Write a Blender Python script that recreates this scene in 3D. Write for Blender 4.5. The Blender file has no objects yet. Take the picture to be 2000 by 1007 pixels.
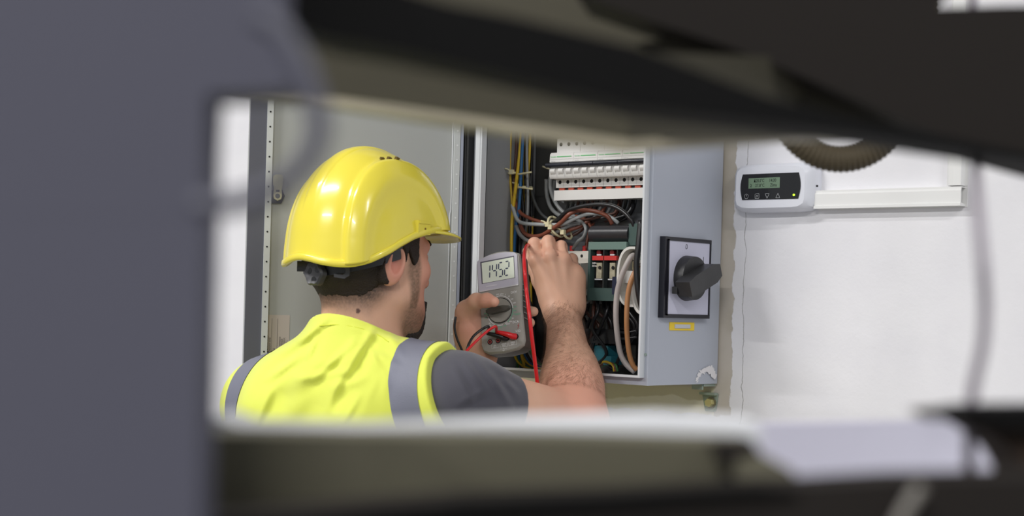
import bpy, bmesh, math, random
import numpy as np
from mathutils import Vector, Matrix

SC = bpy.context.scene
COL = SC.collection
random.seed(7)
rng = np.random.default_rng(7)

# ------------------------------------------------------------------ camera
# world: the back wall is the plane y = 0, x runs along it, z is up
FPX = 3137.0
PPX, PPY = 1000.0, 600.0
TH = math.radians(41.0)
ROLL = math.radians(1.6)
CAM = Vector((1.881, -2.249, 1.52))
RV = Vector((math.cos(TH), math.sin(TH), 0))       # camera right, level
DV = Vector((-math.sin(TH), math.cos(TH), 0))      # viewing direction
ZV = Vector((0, 0, 1))
CR, SR = math.cos(ROLL), math.sin(ROLL)
cam_right = RV * CR + ZV * SR
cam_up = -RV * SR + ZV * CR
cd = bpy.data.cameras.new('camera')
cam = bpy.data.objects.new('camera', cd)
COL.objects.link(cam)
cam.matrix_world = Matrix(((cam_right.x, cam_up.x, -DV.x, CAM.x), (cam_right.y, cam_up.y, -DV.y, CAM.y),
                           (cam_right.z, cam_up.z, -DV.z, CAM.z), (0, 0, 0, 1)))
cd.sensor_width = 36.0
cd.lens = FPX / 2000 * 36
cd.shift_y = (PPY - 503.5) / 2000
cd.clip_start = 0.02
cd.dof.use_dof = True
cd.dof.focus_distance = 2.60
cd.dof.aperture_fstop = (cd.lens / 1000) / 0.0125
SC.camera = cam

# ------------------------------------------------------------------ world, lamps, exposure
wd = bpy.data.worlds.new('world'); SC.world = wd; wd.use_nodes = True
wd.node_tree.nodes['Background'].inputs[0].default_value = (0.90, 0.94, 1.0, 1)
wd.node_tree.nodes['Background'].inputs[1].default_value = 0.55
SC.view_settings.view_transform = 'Standard'
SC.view_settings.look = 'None'
SC.view_settings.gamma = 1.0
SC.view_settings.use_curve_mapping = False
SC.view_settings.exposure = 0.0

def area(name, loc, sx, sy, power, color, rot=(0, 0, 0)):
    l = bpy.data.lights.new(name, 'AREA'); l.shape = 'RECTANGLE'; l.size = sx; l.size_y = sy
    l.energy = power; l.color = color
    o = bpy.data.objects.new(name, l); COL.objects.link(o); o.location = loc; o.rotation_euler = rot
    return o
LAMPS = [(-0.75, -1.75, 3.06, 46), (-0.75, -3.6, 3.06, 66), (2.2, -3.5, 3.06, 84), (2.6, -1.3, 3.06, 27)]
for i, (x, y, z, p) in enumerate(LAMPS):
    area('ceiling_lamp_light', (x, y, z - 0.012), 1.2, 0.07, p, (1.0, 0.985, 0.975))

# ------------------------------------------------------------------ pixel -> point helpers (numbers read off the photograph)
def _ray(u, v):
    ix, iy = (u - PPX) / FPX, -(v - PPY) / FPX
    return ix * CR - iy * SR, ix * SR + iy * CR
def U(u, v, D):
    x, y = _ray(u, v)
    return CAM + RV * (x * D) + DV * D + ZV * (y * D)
def Uy(u, v, yy):
    x, y = _ray(u, v)
    d = RV * x + DV + ZV * y
    return CAM + d * ((yy - CAM.y) / d.y)
def Ux(u, v, xx):
    x, y = _ray(u, v)
    d = RV * x + DV + ZV * y
    return CAM + d * ((xx - CAM.x) / d.x)
def rect(u0, v0, u1, v1, yy):
    um, vm = (u0 + u1) / 2, (v0 + v1) / 2
    return Uy(u0, vm, yy).x, Uy(u1, vm, yy).x, Uy(um, v1, yy).z, Uy(um, v0, yy).z   # x0,x1,z0,z1

# ------------------------------------------------------------------ materials
def lin(c):
    f = lambda s: s / 12.92 if s <= 0.04045 else ((s + 0.055) / 1.055) ** 2.4
    return (f(c[0] / 255), f(c[1] / 255), f(c[2] / 255), 1)
_M = {}
def mat(name, rgb, rough=0.5, metal=0.0, bump=0.0, bscale=60, var=0.0, vscale=8, coat=0.0, attr=None, spec=None,
        alpha=None, emit=None, sheen=0.0, sss=0.0, trans=0.0):
    if name in _M: return _M[name]
    m = bpy.data.materials.new(name); m.use_nodes = True
    nt = m.node_tree; b = nt.nodes['Principled BSDF']
    c = lin(rgb)
    b.inputs['Base Color'].default_value = c
    b.inputs['Roughness'].default_value = rough
    b.inputs['Metallic'].default_value = metal
    if coat: b.inputs['Coat Weight'].default_value = coat; b.inputs['Coat Roughness'].default_value = 0.06
    if spec is not None: b.inputs['Specular IOR Level'].default_value = spec
    if sheen: b.inputs['Sheen Weight'].default_value = sheen
    if trans: b.inputs['Transmission Weight'].default_value = trans
    if alpha is not None: b.inputs['Alpha'].default_value = alpha
    if sss:
        b.inputs['Subsurface Weight'].default_value = sss
        b.inputs['Subsurface Radius'].default_value = (0.9, 0.35, 0.2)
        b.inputs['Subsurface Scale'].default_value = 0.006
    if emit:
        b.inputs['Emission Color'].default_value = c; b.inputs['Emission Strength'].default_value = emit
    tc = nt.nodes.new('ShaderNodeTexCoord')
    src = None
    if attr:
        a = nt.nodes.new('ShaderNodeAttribute'); a.attribute_name = attr; src = a.outputs['Color']
        nt.links.new(src, b.inputs['Base Color'])
    if var:
        n = nt.nodes.new('ShaderNodeTexNoise'); n.inputs['Scale'].default_value = vscale; n.inputs['Detail'].default_value = 5
        nt.links.new(tc.outputs['Object'], n.inputs['Vector'])
        mr = nt.nodes.new('ShaderNodeMapRange'); mr.inputs[1].default_value = 0.3; mr.inputs[2].default_value = 0.7
        mr.inputs[3].default_value = 1 - var; mr.inputs[4].default_value = 1 + var
        nt.links.new(n.outputs['Fac'], mr.inputs[0])
        mx = nt.nodes.new('ShaderNodeMix'); mx.data_type = 'RGBA'; mx.blend_type = 'MULTIPLY'; mx.inputs[0].default_value = 1
        if src: nt.links.new(src, mx.inputs[6])
        else: mx.inputs[6].default_value = c
        nt.links.new(mr.outputs[0], mx.inputs[7])
        nt.links.new(mx.outputs[2], b.inputs['Base Color'])
    if bump:
        n = nt.nodes.new('ShaderNodeTexNoise'); n.inputs['Scale'].default_value = bscale; n.inputs['Detail'].default_value = 4
        nt.links.new(tc.outputs['Object'], n.inputs['Vector'])
        bp = nt.nodes.new('ShaderNodeBump'); bp.inputs['Strength'].default_value = bump; bp.inputs['Distance'].default_value = 0.002
        nt.links.new(n.outputs['Fac'], bp.inputs['Height']); nt.links.new(bp.outputs[0], b.inputs['Normal'])
    _M[name] = m
    return m

# ------------------------------------------------------------------ object helpers
def tag(o, label=None, cat=None, group=None, kind=None):
    if label: o['label'] = label
    if cat: o['category'] = cat
    if group: o['group'] = group
    if kind: o['kind'] = kind
    return o
def empty(name, loc, label=None, cat=None, group=None):
    o = bpy.data.objects.new(name, None); COL.objects.link(o); o.location = loc; o.empty_display_size = 0.02
    return tag(o, label, cat, group)
def link(name, me, m, parent=None, smooth=False):
    """links a mesh whose vertices are in world space; origin is put at the parent's place or at its own base"""
    o = bpy.data.objects.new(name, me); COL.objects.link(o)
    if m is not None: me.materials.append(m)
    if smooth:
        me.polygons.foreach_set('use_smooth', [True] * len(me.polygons))
    if parent is not None:
        o.parent = parent
        base = Vector((0, 0, 0)); p = parent
        while p is not None: base += p.location; p = p.parent
        me.transform(Matrix.Translation(-base))
    else:
        n = len(me.vertices)
        co = np.empty(n * 3); me.vertices.foreach_get('co', co); co = co.reshape(-1, 3)
        c = (co.min(0) + co.max(0)) / 2; c[2] = co[:, 2].min()
        me.transform(Matrix.Translation(-Vector(c))); o.location = Vector(c)
    return o
def from_bm(name, bm, m, parent=None, smooth=False, bevel=0.0, seg=2, angle=False):
    if bevel:
        es = [e for e in bm.edges if len(e.link_faces) == 2 and e.calc_face_angle(0) > 0.5]
        bmesh.ops.bevel(bm, geom=es, offset=bevel, segments=seg, affect='EDGES', profile=0.6, clamp_overlap=True)
    bmesh.ops.recalc_face_normals(bm, faces=bm.faces)
    me = bpy.data.meshes.new(name); bm.to_mesh(me); bm.free()
    o = link(name, me, m, parent, smooth or bool(bevel))
    if bevel or angle:
        try: me.set_sharp_from_angle(angle=math.radians(38))
        except Exception: pass
    return o
def bbox(bm, x0, x1, y0, y1, z0, z1):
    vs = [bm.verts.new((x, y, z)) for x in (x0, x1) for y in (y0, y1) for z in (z0, z1)]
    for f in ((0, 1, 3, 2), (4, 6, 7, 5), (0, 4, 5, 1), (2, 3, 7, 6), (0, 2, 6, 4), (1, 5, 7, 3)):
        bm.faces.new([vs[i] for i in f])
    return vs
def box(name, x0, x1, y0, y1, z0, z1, m, parent=None, bevel=0.0, seg=2):
    bm = bmesh.new(); bbox(bm, min(x0, x1), max(x0, x1), min(y0, y1), max(y0, y1), min(z0, z1), max(z0, z1))
    return from_bm(name, bm, m, parent, bevel=bevel, seg=seg)
def prism(bm, pts, ext):
    a = [bm.verts.new(p) for p in pts]; b = [bm.verts.new(Vector(p) + ext) for p in pts]
    n = len(pts)
    bm.faces.new(a); bm.faces.new(b[::-1])
    for i in range(n): bm.faces.new((a[i], b[i], b[(i + 1) % n], a[(i + 1) % n]))
def cyl(bm, a, b, r0, r1=None, n=20, cap=True):
    a, b = Vector(a), Vector(b); r1 = r0 if r1 is None else r1
    d = (b - a).normalized(); s = d.orthogonal().normalized(); t = d.cross(s)
    A = [bm.verts.new(a + (s * math.cos(k * 2 * math.pi / n) + t * math.sin(k * 2 * math.pi / n)) * r0) for k in range(n)]
    B = [bm.verts.new(b + (s * math.cos(k * 2 * math.pi / n) + t * math.sin(k * 2 * math.pi / n)) * r1) for k in range(n)]
    for k in range(n): bm.faces.new((A[k], A[(k + 1) % n], B[(k + 1) % n], B[k]))
    if cap: bm.faces.new(A[::-1]); bm.faces.new(B)
def cylo(name, a, b, r0, m, parent=None, r1=None, n=20, bevel=0.0):
    bm = bmesh.new(); cyl(bm, a, b, r0, r1, n)
    o = from_bm(name, bm, m, parent, bevel=bevel, smooth=True)
    try: o.data.set_sharp_from_angle(angle=math.radians(38))
    except Exception: pass
    return o
def ringo(name, c, axis, ri, ro, h, m, parent=None, n=32, frac=1.0, up=None):
    """flat ring (washer) of height h along axis"""
    bm = bmesh.new(); d = Vector(axis).normalized(); s = (Vector(up) if up else d.orthogonal()).normalized(); t = d.cross(s)
    V = []
    k_n = n if frac >= 1 else n + 1
    for k in range(k_n):
        a = k * 2 * math.pi * frac / n; e = s * math.cos(a) + t * math.sin(a)
        V.append([bm.verts.new(Vector(c) + e * r + d * z) for r, z in ((ri, 0), (ro, 0), (ro, h), (ri, h))])
    for k in range(n):
        A, B = V[k], V[(k + 1) % k_n]
        for j in range(4): bm.faces.new((A[j], A[(j + 1) % 4], B[(j + 1) % 4], B[j]))
    if frac < 1: bm.faces.new(V[0][::-1]); bm.faces.new(V[-1])
    return from_bm(name, bm, m, parent, smooth=True, angle=True)
def catmull(P, per=8):
    P = [np.array(p, float) for p in P]
    P = [2 * P[0] - P[1]] + P + [2 * P[-1] - P[-2]]
    out = []
    for i in range(1, len(P) - 2):
        p0, p1, p2, p3 = P[i - 1:i + 3]
        for k in range(per):
            t = k / per
            out.append(0.5 * ((2 * p1) + (-p0 + p2) * t + (2 * p0 - 5 * p1 + 4 * p2 - p3) * t * t + (-p0 + 3 * p1 - 3 * p2 + p3) * t ** 3))
    out.append(P[-2]); return np.array(out)
def tube_bm(bm, pts, rad, n=8, per=8, rfun=None, smooth_path=True):
    C = catmull(pts, per) if smooth_path else np.array([tuple(p) for p in pts], float)
    T = np.gradient(C, axis=0); T /= np.linalg.norm(T, axis=1)[:, None] + 1e-12
    s = np.cross(T[0], [0, 0, 1.0]);
    if np.linalg.norm(s) < 1e-3: s = np.cross(T[0], [1.0, 0, 0])
    s /= np.linalg.norm(s); rings = []
    for i in range(len(C)):
        s = s - T[i] * np.dot(s, T[i]); s /= np.linalg.norm(s); t = np.cross(T[i], s)
        r = rad if rfun is None else rfun(i, i / (len(C) - 1))
        rings.append([bm.verts.new(C[i] + (s * math.cos(a) + t * math.sin(a)) * r) for a in [k * 2 * math.pi / n for k in range(n)]])
    for i in range(len(C) - 1):
        for k in range(n): bm.faces.new((rings[i][k], rings[i][(k + 1) % n], rings[i + 1][(k + 1) % n], rings[i + 1][k]))
    bm.faces.new(rings[0][::-1]); bm.faces.new(rings[-1])
def tube(name, pts, rad, m, parent=None, n=10, per=8, rfun=None, smooth_path=True):
    bm = bmesh.new(); tube_bm(bm, pts, rad, n, per, rfun, smooth_path)
    return from_bm(name, bm, m, parent, smooth=True)
def text(name, s, origin, right, up, size, m, parent=None, bold=0.0, align='LEFT', thick=0.0002, stretch=1.0):
    """flat printed lettering, its own thin mesh"""
    c = bpy.data.curves.new(name, 'FONT'); c.body = s; c.size = 1.0; c.extrude = 0; c.offset = bold; c.align_x = align; c.align_y = 'CENTER'
    c.resolution_u = 3
    t = bpy.data.objects.new(name + '_src', c); COL.objects.link(t)
    bpy.context.view_layer.update()
    me = bpy.data.meshes.new_from_object(t.evaluated_get(bpy.context.evaluated_depsgraph_get()))
    bpy.data.objects.remove(t); bpy.data.curves.remove(c)
    me.name = name; me.materials.clear()
    r, u = Vector(right).normalized(), Vector(up).normalized(); nrm = r.cross(u).normalized(); o = Vector(origin) + nrm * thick
    k = size * 1.4
    me.transform(Matrix(((r.x * k * stretch, u.x * k, nrm.x, o.x), (r.y * k * stretch, u.y * k, nrm.y, o.y), (r.z * k * stretch, u.z * k, nrm.z, o.z), (0, 0, 0, 1))))
    return link(name, me, m, parent)
def strokes(name, segs, w, nrm, m, parent=None, h=0.0003):
    """printed line work: segs = list of polylines of world points"""
    bm = bmesh.new(); nrm = Vector(nrm).normalized()
    for pl in segs:
        for a, b in zip(pl[:-1], pl[1:]):
            a, b = Vector(a), Vector(b); d = (b - a)
            if d.length < 1e-7: continue
            d.normalize(); s = d.cross(nrm).normalized() * w / 2; e = d * w * 0.3
            q = [a - e - s, b + e - s, b + e + s, a - e + s]
            vs = [bm.verts.new(p + nrm * h) for p in q]
            f = bm.faces.new(vs)
    me = bpy.data.meshes.new(name); bm.to_mesh(me); bm.free()
    return link(name, me, m, parent)

# ------------------------------------------------------------------ implicit surfaces: smooth bodies, polygonised with surface nets
class Sdf:
    def __init__(s): s.ops = []
    def cap(s, a, b, ra, rb=None, k=0.02, op='u'):
        a = np.array(a, float); b = np.array(b, float); rb = ra if rb is None else rb
        ab = b - a; L = max(float(ab @ ab), 1e-12)
        def f(P):
            t = np.clip(((P - a) @ ab) / L, 0, 1)
            return np.linalg.norm(P - a - t[:, None] * ab, axis=1) - (ra + (rb - ra) * t)
        s.ops.append((f, k, op)); return s
    def ell(s, c, r, F=None, k=0.02, op='u'):
        c = np.array(c, float); r = np.array(r, float); F = np.eye(3) if F is None else F      # rows of F: local axes
        def f(P):
            q = (P - c) @ F.T; k0 = np.linalg.norm(q / r, axis=1); k1 = np.linalg.norm(q / r ** 2, axis=1) + 1e-9
            return k0 * (k0 - 1) / k1
        s.ops.append((f, k, op)); return s
    def fn(s, f, k=0.0, op='i'): s.ops.append((f, k, op)); return s
    def ev(s, P, ops=None):
        d = None
        for f, k, op in (s.ops if ops is None else ops):
            e = f(P)
            if d is None: d = e if op == 'u' else np.full(len(P), 1.0); 
            elif op == 'u':
                if k > 0:
                    h = np.maximum(k - np.abs(d - e), 0) / k; d = np.minimum(d, e) - h * h * k * 0.25
                else: d = np.minimum(d, e)
            elif op == 'i':
                if k > 0:
                    h = np.maximum(k - np.abs(d - e), 0) / k; d = np.maximum(d, e) + h * h * k * 0.25
                else: d = np.maximum(d, e)
            elif op == 's':
                if k > 0:
                    h = np.maximum(k - np.abs(d + e), 0) / k; d = np.maximum(d, -e) + h * h * k * 0.25
                else: d = np.maximum(d, -e)
            elif op == 'a': d = d + e
        return d
    def mesh(s, lo, hi, h, B=12):
        lo = np.array(lo, float); hi = np.array(hi, float)
        nb = np.ceil((hi - lo) / (h * B)).astype(int); N = nb * B + 1
        G = np.ones(N, np.float32)
        hd = h * B * 0.5 * 1.74
        bi = np.stack(np.meshgrid(*[np.arange(n) for n in nb], indexing='ij'), -1).reshape(-1, 3)
        cen = lo + (bi + 0.5) * B * h
        D = s.ev(cen)
        per = [(f(cen), k, op) for f, k, op in s.ops]
        loc = np.stack(np.meshgrid(*[np.arange(B + 1)] * 3, indexing='ij'), -1).reshape(-1, 3)
        for j in range(len(bi)):
            sl = tuple(slice(bi[j][a] * B, bi[j][a] * B + B + 1) for a in range(3))
            if abs(D[j]) > hd * 1.25 + 0.012:
                G[sl] = 1.0 if D[j] > 0 else -1.0; continue
        for j in range(len(bi)):
            if abs(D[j]) > hd * 1.25 + 0.012: continue
            ops = [s.ops[i] for i in range(len(s.ops)) if not (per[i][2] == 'u' and i > 0 and per[i][0][j] > hd * 1.3 + per[i][1] + 0.006)]
            P = lo + (bi[j] * B + loc) * h
            sl = tuple(slice(bi[j][a] * B, bi[j][a] * B + B + 1) for a in range(3))
            G[sl] = s.ev(P, ops).reshape(B + 1, B + 1, B + 1)
        for a in range(3):
            G[tuple(slice(0, 1) if i == a else slice(None) for i in range(3))] = 1
            G[tuple(slice(-1, None) if i == a else slice(None) for i in range(3))] = 1
        S = G < 0
        cell_ids, pts, quads = [], [], []
        Nc = N - 1
        def cid(I): return (I[:, 0] * Nc[1] + I[:, 1]) * Nc[2] + I[:, 2]
        for a in range(3):
            s0 = tuple(slice(0, -1) if i == a else slice(None) for i in range(3)); s1 = tuple(slice(1, None) if i == a else slice(None) for i in range(3))
            I = np.argwhere(S[s0] != S[s1])
            b, c = (a + 1) % 3, (a + 2) % 3
            I = I[(I[:, b] > 0) & (I[:, c] > 0) & (I[:, b] < N[b] - 1) & (I[:, c] < N[c] - 1)]
            J = I.copy(); J[:, a] += 1
            v0 = G[I[:, 0], I[:, 1], I[:, 2]]; v1 = G[J[:, 0], J[:, 1], J[:, 2]]
            t = v0 / (v0 - v1); X = I.astype(float); X[:, a] += t
            q = []
            for db, dc in ((-1, -1), (0, -1), (0, 0), (-1, 0)):
                K = I.copy(); K[:, b] += db; K[:, c] += dc; ids = cid(K); q.append(ids); cell_ids.append(ids); pts.append(X)
            q = np.stack(q, 1); flip = v0 > 0
            q[flip] = q[flip][:, ::-1]; quads.append(q)
        ids = np.concatenate(cell_ids); X = np.concatenate(pts); Q = np.concatenate(quads)
        uq, inv = np.unique(ids, return_inverse=True); cnt = np.bincount(inv)
        V = np.stack([np.bincount(inv, X[:, i]) / cnt for i in range(3)], 1)
        Q = np.searchsorted(uq, Q)
        V = lo + V * h
        # drop cells outside the smooth surface: two Newton steps on to the zero set
        for _ in range(1):
            e = h * 0.5; d = s.ev(V); g = np.stack([s.ev(V + np.eye(3)[i] * e) - d for i in range(3)], 1) / e
            gn = (g * g).sum(1); st = np.clip(d / np.maximum(gn, 0.05), -h * 0.7, h * 0.7); V = V - g * st[:, None]
        return V, Q
def sdf_obj(name, sd, lo, hi, h, m, parent=None, col=None, relax=0):
    V, Q = sd.mesh(lo, hi, h)
    if relax:
        E = np.concatenate([Q[:, [0, 1]], Q[:, [1, 2]], Q[:, [2, 3]], Q[:, [3, 0]]]); E = np.concatenate([E, E[:, ::-1]])
        n = np.bincount(E[:, 0], minlength=len(V))
        for _ in range(relax):
            V = 0.5 * V + 0.5 * np.stack([np.bincount(E[:, 0], V[E[:, 1], i], minlength=len(V)) for i in range(3)], 1) / n[:, None]
    me = bpy.data.meshes.new(name)
    me.vertices.add(len(V)); me.vertices.foreach_set('co', V.ravel())
    me.loops.add(Q.size); me.loops.foreach_set('vertex_index', Q.ravel().astype(np.int32))
    me.polygons.add(len(Q)); me.polygons.foreach_set('loop_start', np.arange(0, Q.size, 4, dtype=np.int32))
    me.update(); me.validate()
    if col is not None:
        at = me.color_attributes.new('Col', 'FLOAT_COLOR', 'POINT')
        c = np.ones((len(V), 4)); c[:, :3] = col(V); at.data.foreach_set('color', c.ravel())
    return link(name, me, m, parent, smooth=True)
def npv(v): return np.array(tuple(v), float)
# ================================================================== the setting
class NB:
    def __init__(s, nt): s.nt = nt
    def m(s, op, a, b=None, c=None, clamp=False):
        n = s.nt.nodes.new('ShaderNodeMath'); n.operation = op; n.use_clamp = clamp
        for i, v in enumerate((a, b, c)):
            if v is None: continue
            if isinstance(v, (int, float)): n.inputs[i].default_value = v
            else: s.nt.links.new(v, n.inputs[i])
        return n.outputs[0]
    def step(s, v, e, w):       # 0 below e-w, 1 above e+w
        n = s.nt.nodes.new('ShaderNodeMapRange'); n.interpolation_type = 'SMOOTHSTEP'
        s.nt.links.new(v, n.inputs[0]); n.inputs[1].default_value = e - w; n.inputs[2].default_value = e + w
        return n.outputs[0]
    def mix(s, f, a, b):
        n = s.nt.nodes.new('ShaderNodeMix'); n.data_type = 'RGBA'
        s.nt.links.new(f, n.inputs[0])
        for i, v in ((6, a), (7, b)):
            if isinstance(v, tuple): n.inputs[i].default_value = v
            else: s.nt.links.new(v, n.inputs[i])
        return n.outputs[2]
    def noise(s, scale, vec, detail=4):
        n = s.nt.nodes.new('ShaderNodeTexNoise'); n.inputs['Scale'].default_value = scale; n.inputs['Detail'].default_value = detail
        s.nt.links.new(vec, n.inputs['Vector']); return n.outputs['Fac']

XR = Uy(1449, 560, 0).x                                   # where the white paint starts right of the cabinet
XC = Uy(1449, 470, 0).x
ZPATCH = Uy(1420, 812, 0).z
def wall_material():
    m = bpy.data.materials.new('painted_plaster'); m.use_nodes = True; nt = m.node_tree; b = nt.nodes['Principled BSDF']
    g = nt.nodes.new('ShaderNodeNewGeometry'); N = NB(nt); pos = g.outputs['Position']
    sp = nt.nodes.new('ShaderNodeSeparateXYZ'); nt.links.new(pos, sp.inputs[0]); X, Z = sp.outputs[0], sp.outputs[2]
    n1 = N.noise(38, pos, 6); n2 = N.noise(9, pos, 3); n3 = N.noise(150, pos, 3)
    jx = N.m('MULTIPLY_ADD', N.m('SUBTRACT', n1, 0.5), 0.022, X)
    jz = N.m('MULTIPLY_ADD', N.m('SUBTRACT', n1, 0.5), 0.02, Z)
    right_of = N.step(jx, XR - 0.017, 0.0012)
    below = N.m('SUBTRACT', 1.0, N.step(jz, ZPATCH, 0.002))
    left_of = N.m('SUBTRACT', 1.0, N.step(jx, -0.12, 0.002))
    painted = N.m('MAXIMUM', N.m('MAXIMUM', right_of, below), left_of)
    bare = N.mix(N.step(n2, 0.52, 0.10), lin((198, 190, 178)), lin((184, 176, 162)))
    zc = Uy(1300, 755, 0).z
    under = N.m('SUBTRACT', 1.0, N.step(Z, zc + 0.004, 0.004))
    yellow = N.mix(N.step(N.m('MULTIPLY_ADD', N.m('SUBTRACT', n2, 0.5), 0.05, Z), zc - 0.018, 0.0015), lin((238, 232, 206)), lin((216, 208, 174)))
    xu = N.m('SUBTRACT', 1.0, N.step(jx, Uy(1395, 800, 0).x, 0.002))
    base = N.mix(N.m('MULTIPLY', under, xu), bare, yellow)
    white = N.mix(N.step(n2, 0.55, 0.2), lin((238, 237, 240)), lin((233, 232, 236)))
    c = N.mix(painted, base, white)
    # a fine crack running down beside the paint edge
    cx = N.m('ABSOLUTE', N.m('SUBTRACT', N.m('MULTIPLY_ADD', N.m('SUBTRACT', N.noise(22, pos, 5), 0.5), 0.02, X), XR + 0.004))
    crack = N.m('SUBTRACT', 1.0, N.step(cx, 0.0006, 0.0005))
    c = N.mix(N.m('MULTIPLY', crack, 0.55), c, lin((120, 116, 110)))
    nt.links.new(c, b.inputs['Base Color']); b.inputs['Roughness'].default_value = 0.75; b.inputs['Specular IOR Level'].default_value = 0.3
    h = N.m('ADD', N.m('MULTIPLY', N.noise(24, pos, 5), 0.7), N.m('MULTIPLY', n3, 0.18))
    h = N.m('ADD', h, N.m('MULTIPLY', painted, 0.25)); h = N.m('SUBTRACT', h, N.m('MULTIPLY', crack, 0.4))
    bp = nt.nodes.new('ShaderNodeBump'); bp.inputs['Strength'].default_value = 0.35; bp.inputs['Distance'].default_value = 0.004
    nt.links.new(h, bp.inputs['Height']); nt.links.new(bp.outputs[0], b.inputs['Normal'])
    return m
tag(box('wall_back', -5, 5, 0, 0.2, 0, 3.2, wall_material()), kind='structure')
tag(box('floor', -5, 5, -6.5, 0.2, -0.1, 0, mat('concrete floor', (122, 120, 116), 0.6, bump=0.3, var=0.1, vscale=3)), kind='structure')
tag(box('ceiling', -5, 5, -6.5, 0.2, 3.2, 3.3, mat('ceiling paint', (206, 206, 204), 0.9)), kind='structure')
tag(box('wall_left', -5.2, -5, -6.5, 0.2, 0, 3.2, mat('side wall paint', (214, 214, 212), 0.9)), kind='structure')
housing = mat('lamp housing', (235, 235, 232), 0.5)
names_l = ['white ceiling lamp housing nearest above the open cabinet', 'white ceiling lamp housing in the back left of the room',
           'white ceiling lamp housing behind the camera side', 'white ceiling lamp housing over the wall controller']
for i, (x, y, z, p) in enumerate(LAMPS):
    e = empty('ceiling_light', (x, y, z), names_l[i], 'lamp', 'ceiling lamps')
    box('lamp_housing', x - 0.63, x + 0.63, y - 0.08, y + 0.08, z, 3.2, housing, e, bevel=0.01)

# ================================================================== electrical cabinet
grey = mat('grey powder coat', (172, 177, 188), 0.42, bump=0.06, bscale=900)
grey_in = mat('inner grey powder coat', (150, 152, 154), 0.5, bump=0.05, bscale=900)
rimw = mat('pale rim paint', (206, 209, 212), 0.4)
black = mat('black plastic', (24, 24, 26), 0.42)
rubber = mat('black rubber', (22, 22, 23), 0.6)
galv = mat('galvanised sheet', (170, 174, 180), 0.34, metal=0.85, var=0.22, vscale=26, bump=0.1, bscale=30)
steel = mat('zinc steel', (160, 176, 166), 0.35, metal=0.45, var=0.1, vscale=40)
darkm = mat('dark grey back plate', (62, 62, 60), 0.6)
FY, BY = -0.20, -0.006
XE = Uy(1270, 600, FY).x
ZB = Uy(1270, 753, FY).z
ZT = ZB + 0.74
LY = FY - 0.014
xr = Uy(1249, 600, LY).x; xl = Uy(936, 560, LY).x - 0.003; zb = Uy(1245, 733, LY).z
xl0 = -0.012
zt = ZT - 0.03
cab = empty('electrical_cabinet', ((xl0 + XE) / 2, -0.1, ZB), 'open grey steel electrical cabinet on the wall with breakers and wiring inside', 'cabinet')
bm = bmesh.new(); T = 0.002
bbox(bm, xl0, XE, BY - T, BY, ZB, ZT); bbox(bm, xl0, xl0 + T, FY, BY - T, ZB, ZT); bbox(bm, XE - T, XE, FY, BY - T, ZB, ZT)
bbox(bm, xl0 + T, XE - T, FY, BY - T, ZB, ZB + T); bbox(bm, xl0 + T, XE - T, FY, BY - T, ZT - T, ZT)
from_bm('cabinet_body', bm, grey, cab)
# front flange: four strips joined, then the raised rain lip around the opening
bm = bmesh.new()
bbox(bm, xl0, xl, FY - 0.0015, FY, ZB, ZT); bbox(bm, xr, XE, FY - 0.0015, FY, ZB, ZT)
bbox(bm, xl, xr, FY - 0.0015, FY, ZB, zb); bbox(bm, xl, xr, FY - 0.0015, FY, zt, ZT)
from_bm('front_flange', bm, grey, cab, bevel=0.0006)
bm = bmesh.new(); w = 0.0035
bbox(bm, xl - w, xl, LY, FY, zb - w, zt + w); bbox(bm, xr, xr + w, LY, FY, zb - w, zt + w)
bbox(bm, xl, xr, LY, FY, zb - w, zb); bbox(bm, xl, xr, LY, FY, zt, zt + w)
from_bm('rain_lip', bm, rimw, cab, bevel=0.0008)
box('inner_side_sheet', xl0 + T, xl0 + T + 0.0015, FY + 0.012, BY - T - 0.001, ZB + 0.01, ZT - 0.01, grey_in, cab)
cylo('flange_screw', Uy(1262, 692, FY - 0.001), Uy(1262, 692, FY - 0.001) + Vector((0, -0.002, 0)), 0.0022, steel, cab, n=12)
# back plates
xg = Uy(1092, 400, -0.03).x
box('back_plate', xl0 + 0.004, XE - 0.006, -0.022, -0.012, ZB + 0.006, ZT - 0.006, darkm, cab)
box('mounting_plate', xg, XE - 0.02, -0.034, -0.030, Uy(1180, 560, -0.03).z, ZT - 0.02, galv, cab, bevel=0.001)
# paint splash at the lower corner of the side
splash = mat('white paint smear', (226, 224, 226), 0.6)
bm = bmesh.new(); rr = random.Random(3)
pc = Ux(1378, 756, XE + 0.0004)
yy0 = Ux(1352, 750, XE).y; yy1 = Ux(1397, 750, XE).y
cy = (yy0 + yy1) / 2 + 0.006; cz = ZB + 0.001; hw = (yy1 - yy0) / 2
for k in range(90):
    t = k / 89; a = math.radians(172 - 160 * t); r = hw * (0.78 + 0.14 * rr.random())
    if t < 0.5 and rr.random() < 0.45: continue
    wd_ = (0.0022 + 0.004 * t) * (0.6 + rr.random()); L = (0.005 + 0.009 * t) * (0.5 + rr.random())
    p = Vector((XE + 0.0004 + 0.00003 * k, cy + r * math.cos(a) * 0.95, cz + r * 0.78 * math.sin(a)))
    d = Vector((0, math.cos(a + 0.5), math.sin(a + 0.5))); s = Vector((0, -d.z, d.y))
    if p.y + L > BY or p.z < ZB + 0.001: continue
    q = [p - d * L / 2 - s * wd_ * 0.3, p - d * L * 0.1 - s * wd_ * 0.6, p + d * L / 2 - s * wd_ * 0.2, p + d * L / 2 + s * wd_ * 0.3, p + s * wd_ * 0.6, p - d * L / 2 + s * wd_ * 0.2]
    bm.faces.new([bm.verts.new(v) for v in q])
from_bm('paint_smear', bm, splash, cab)

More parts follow.
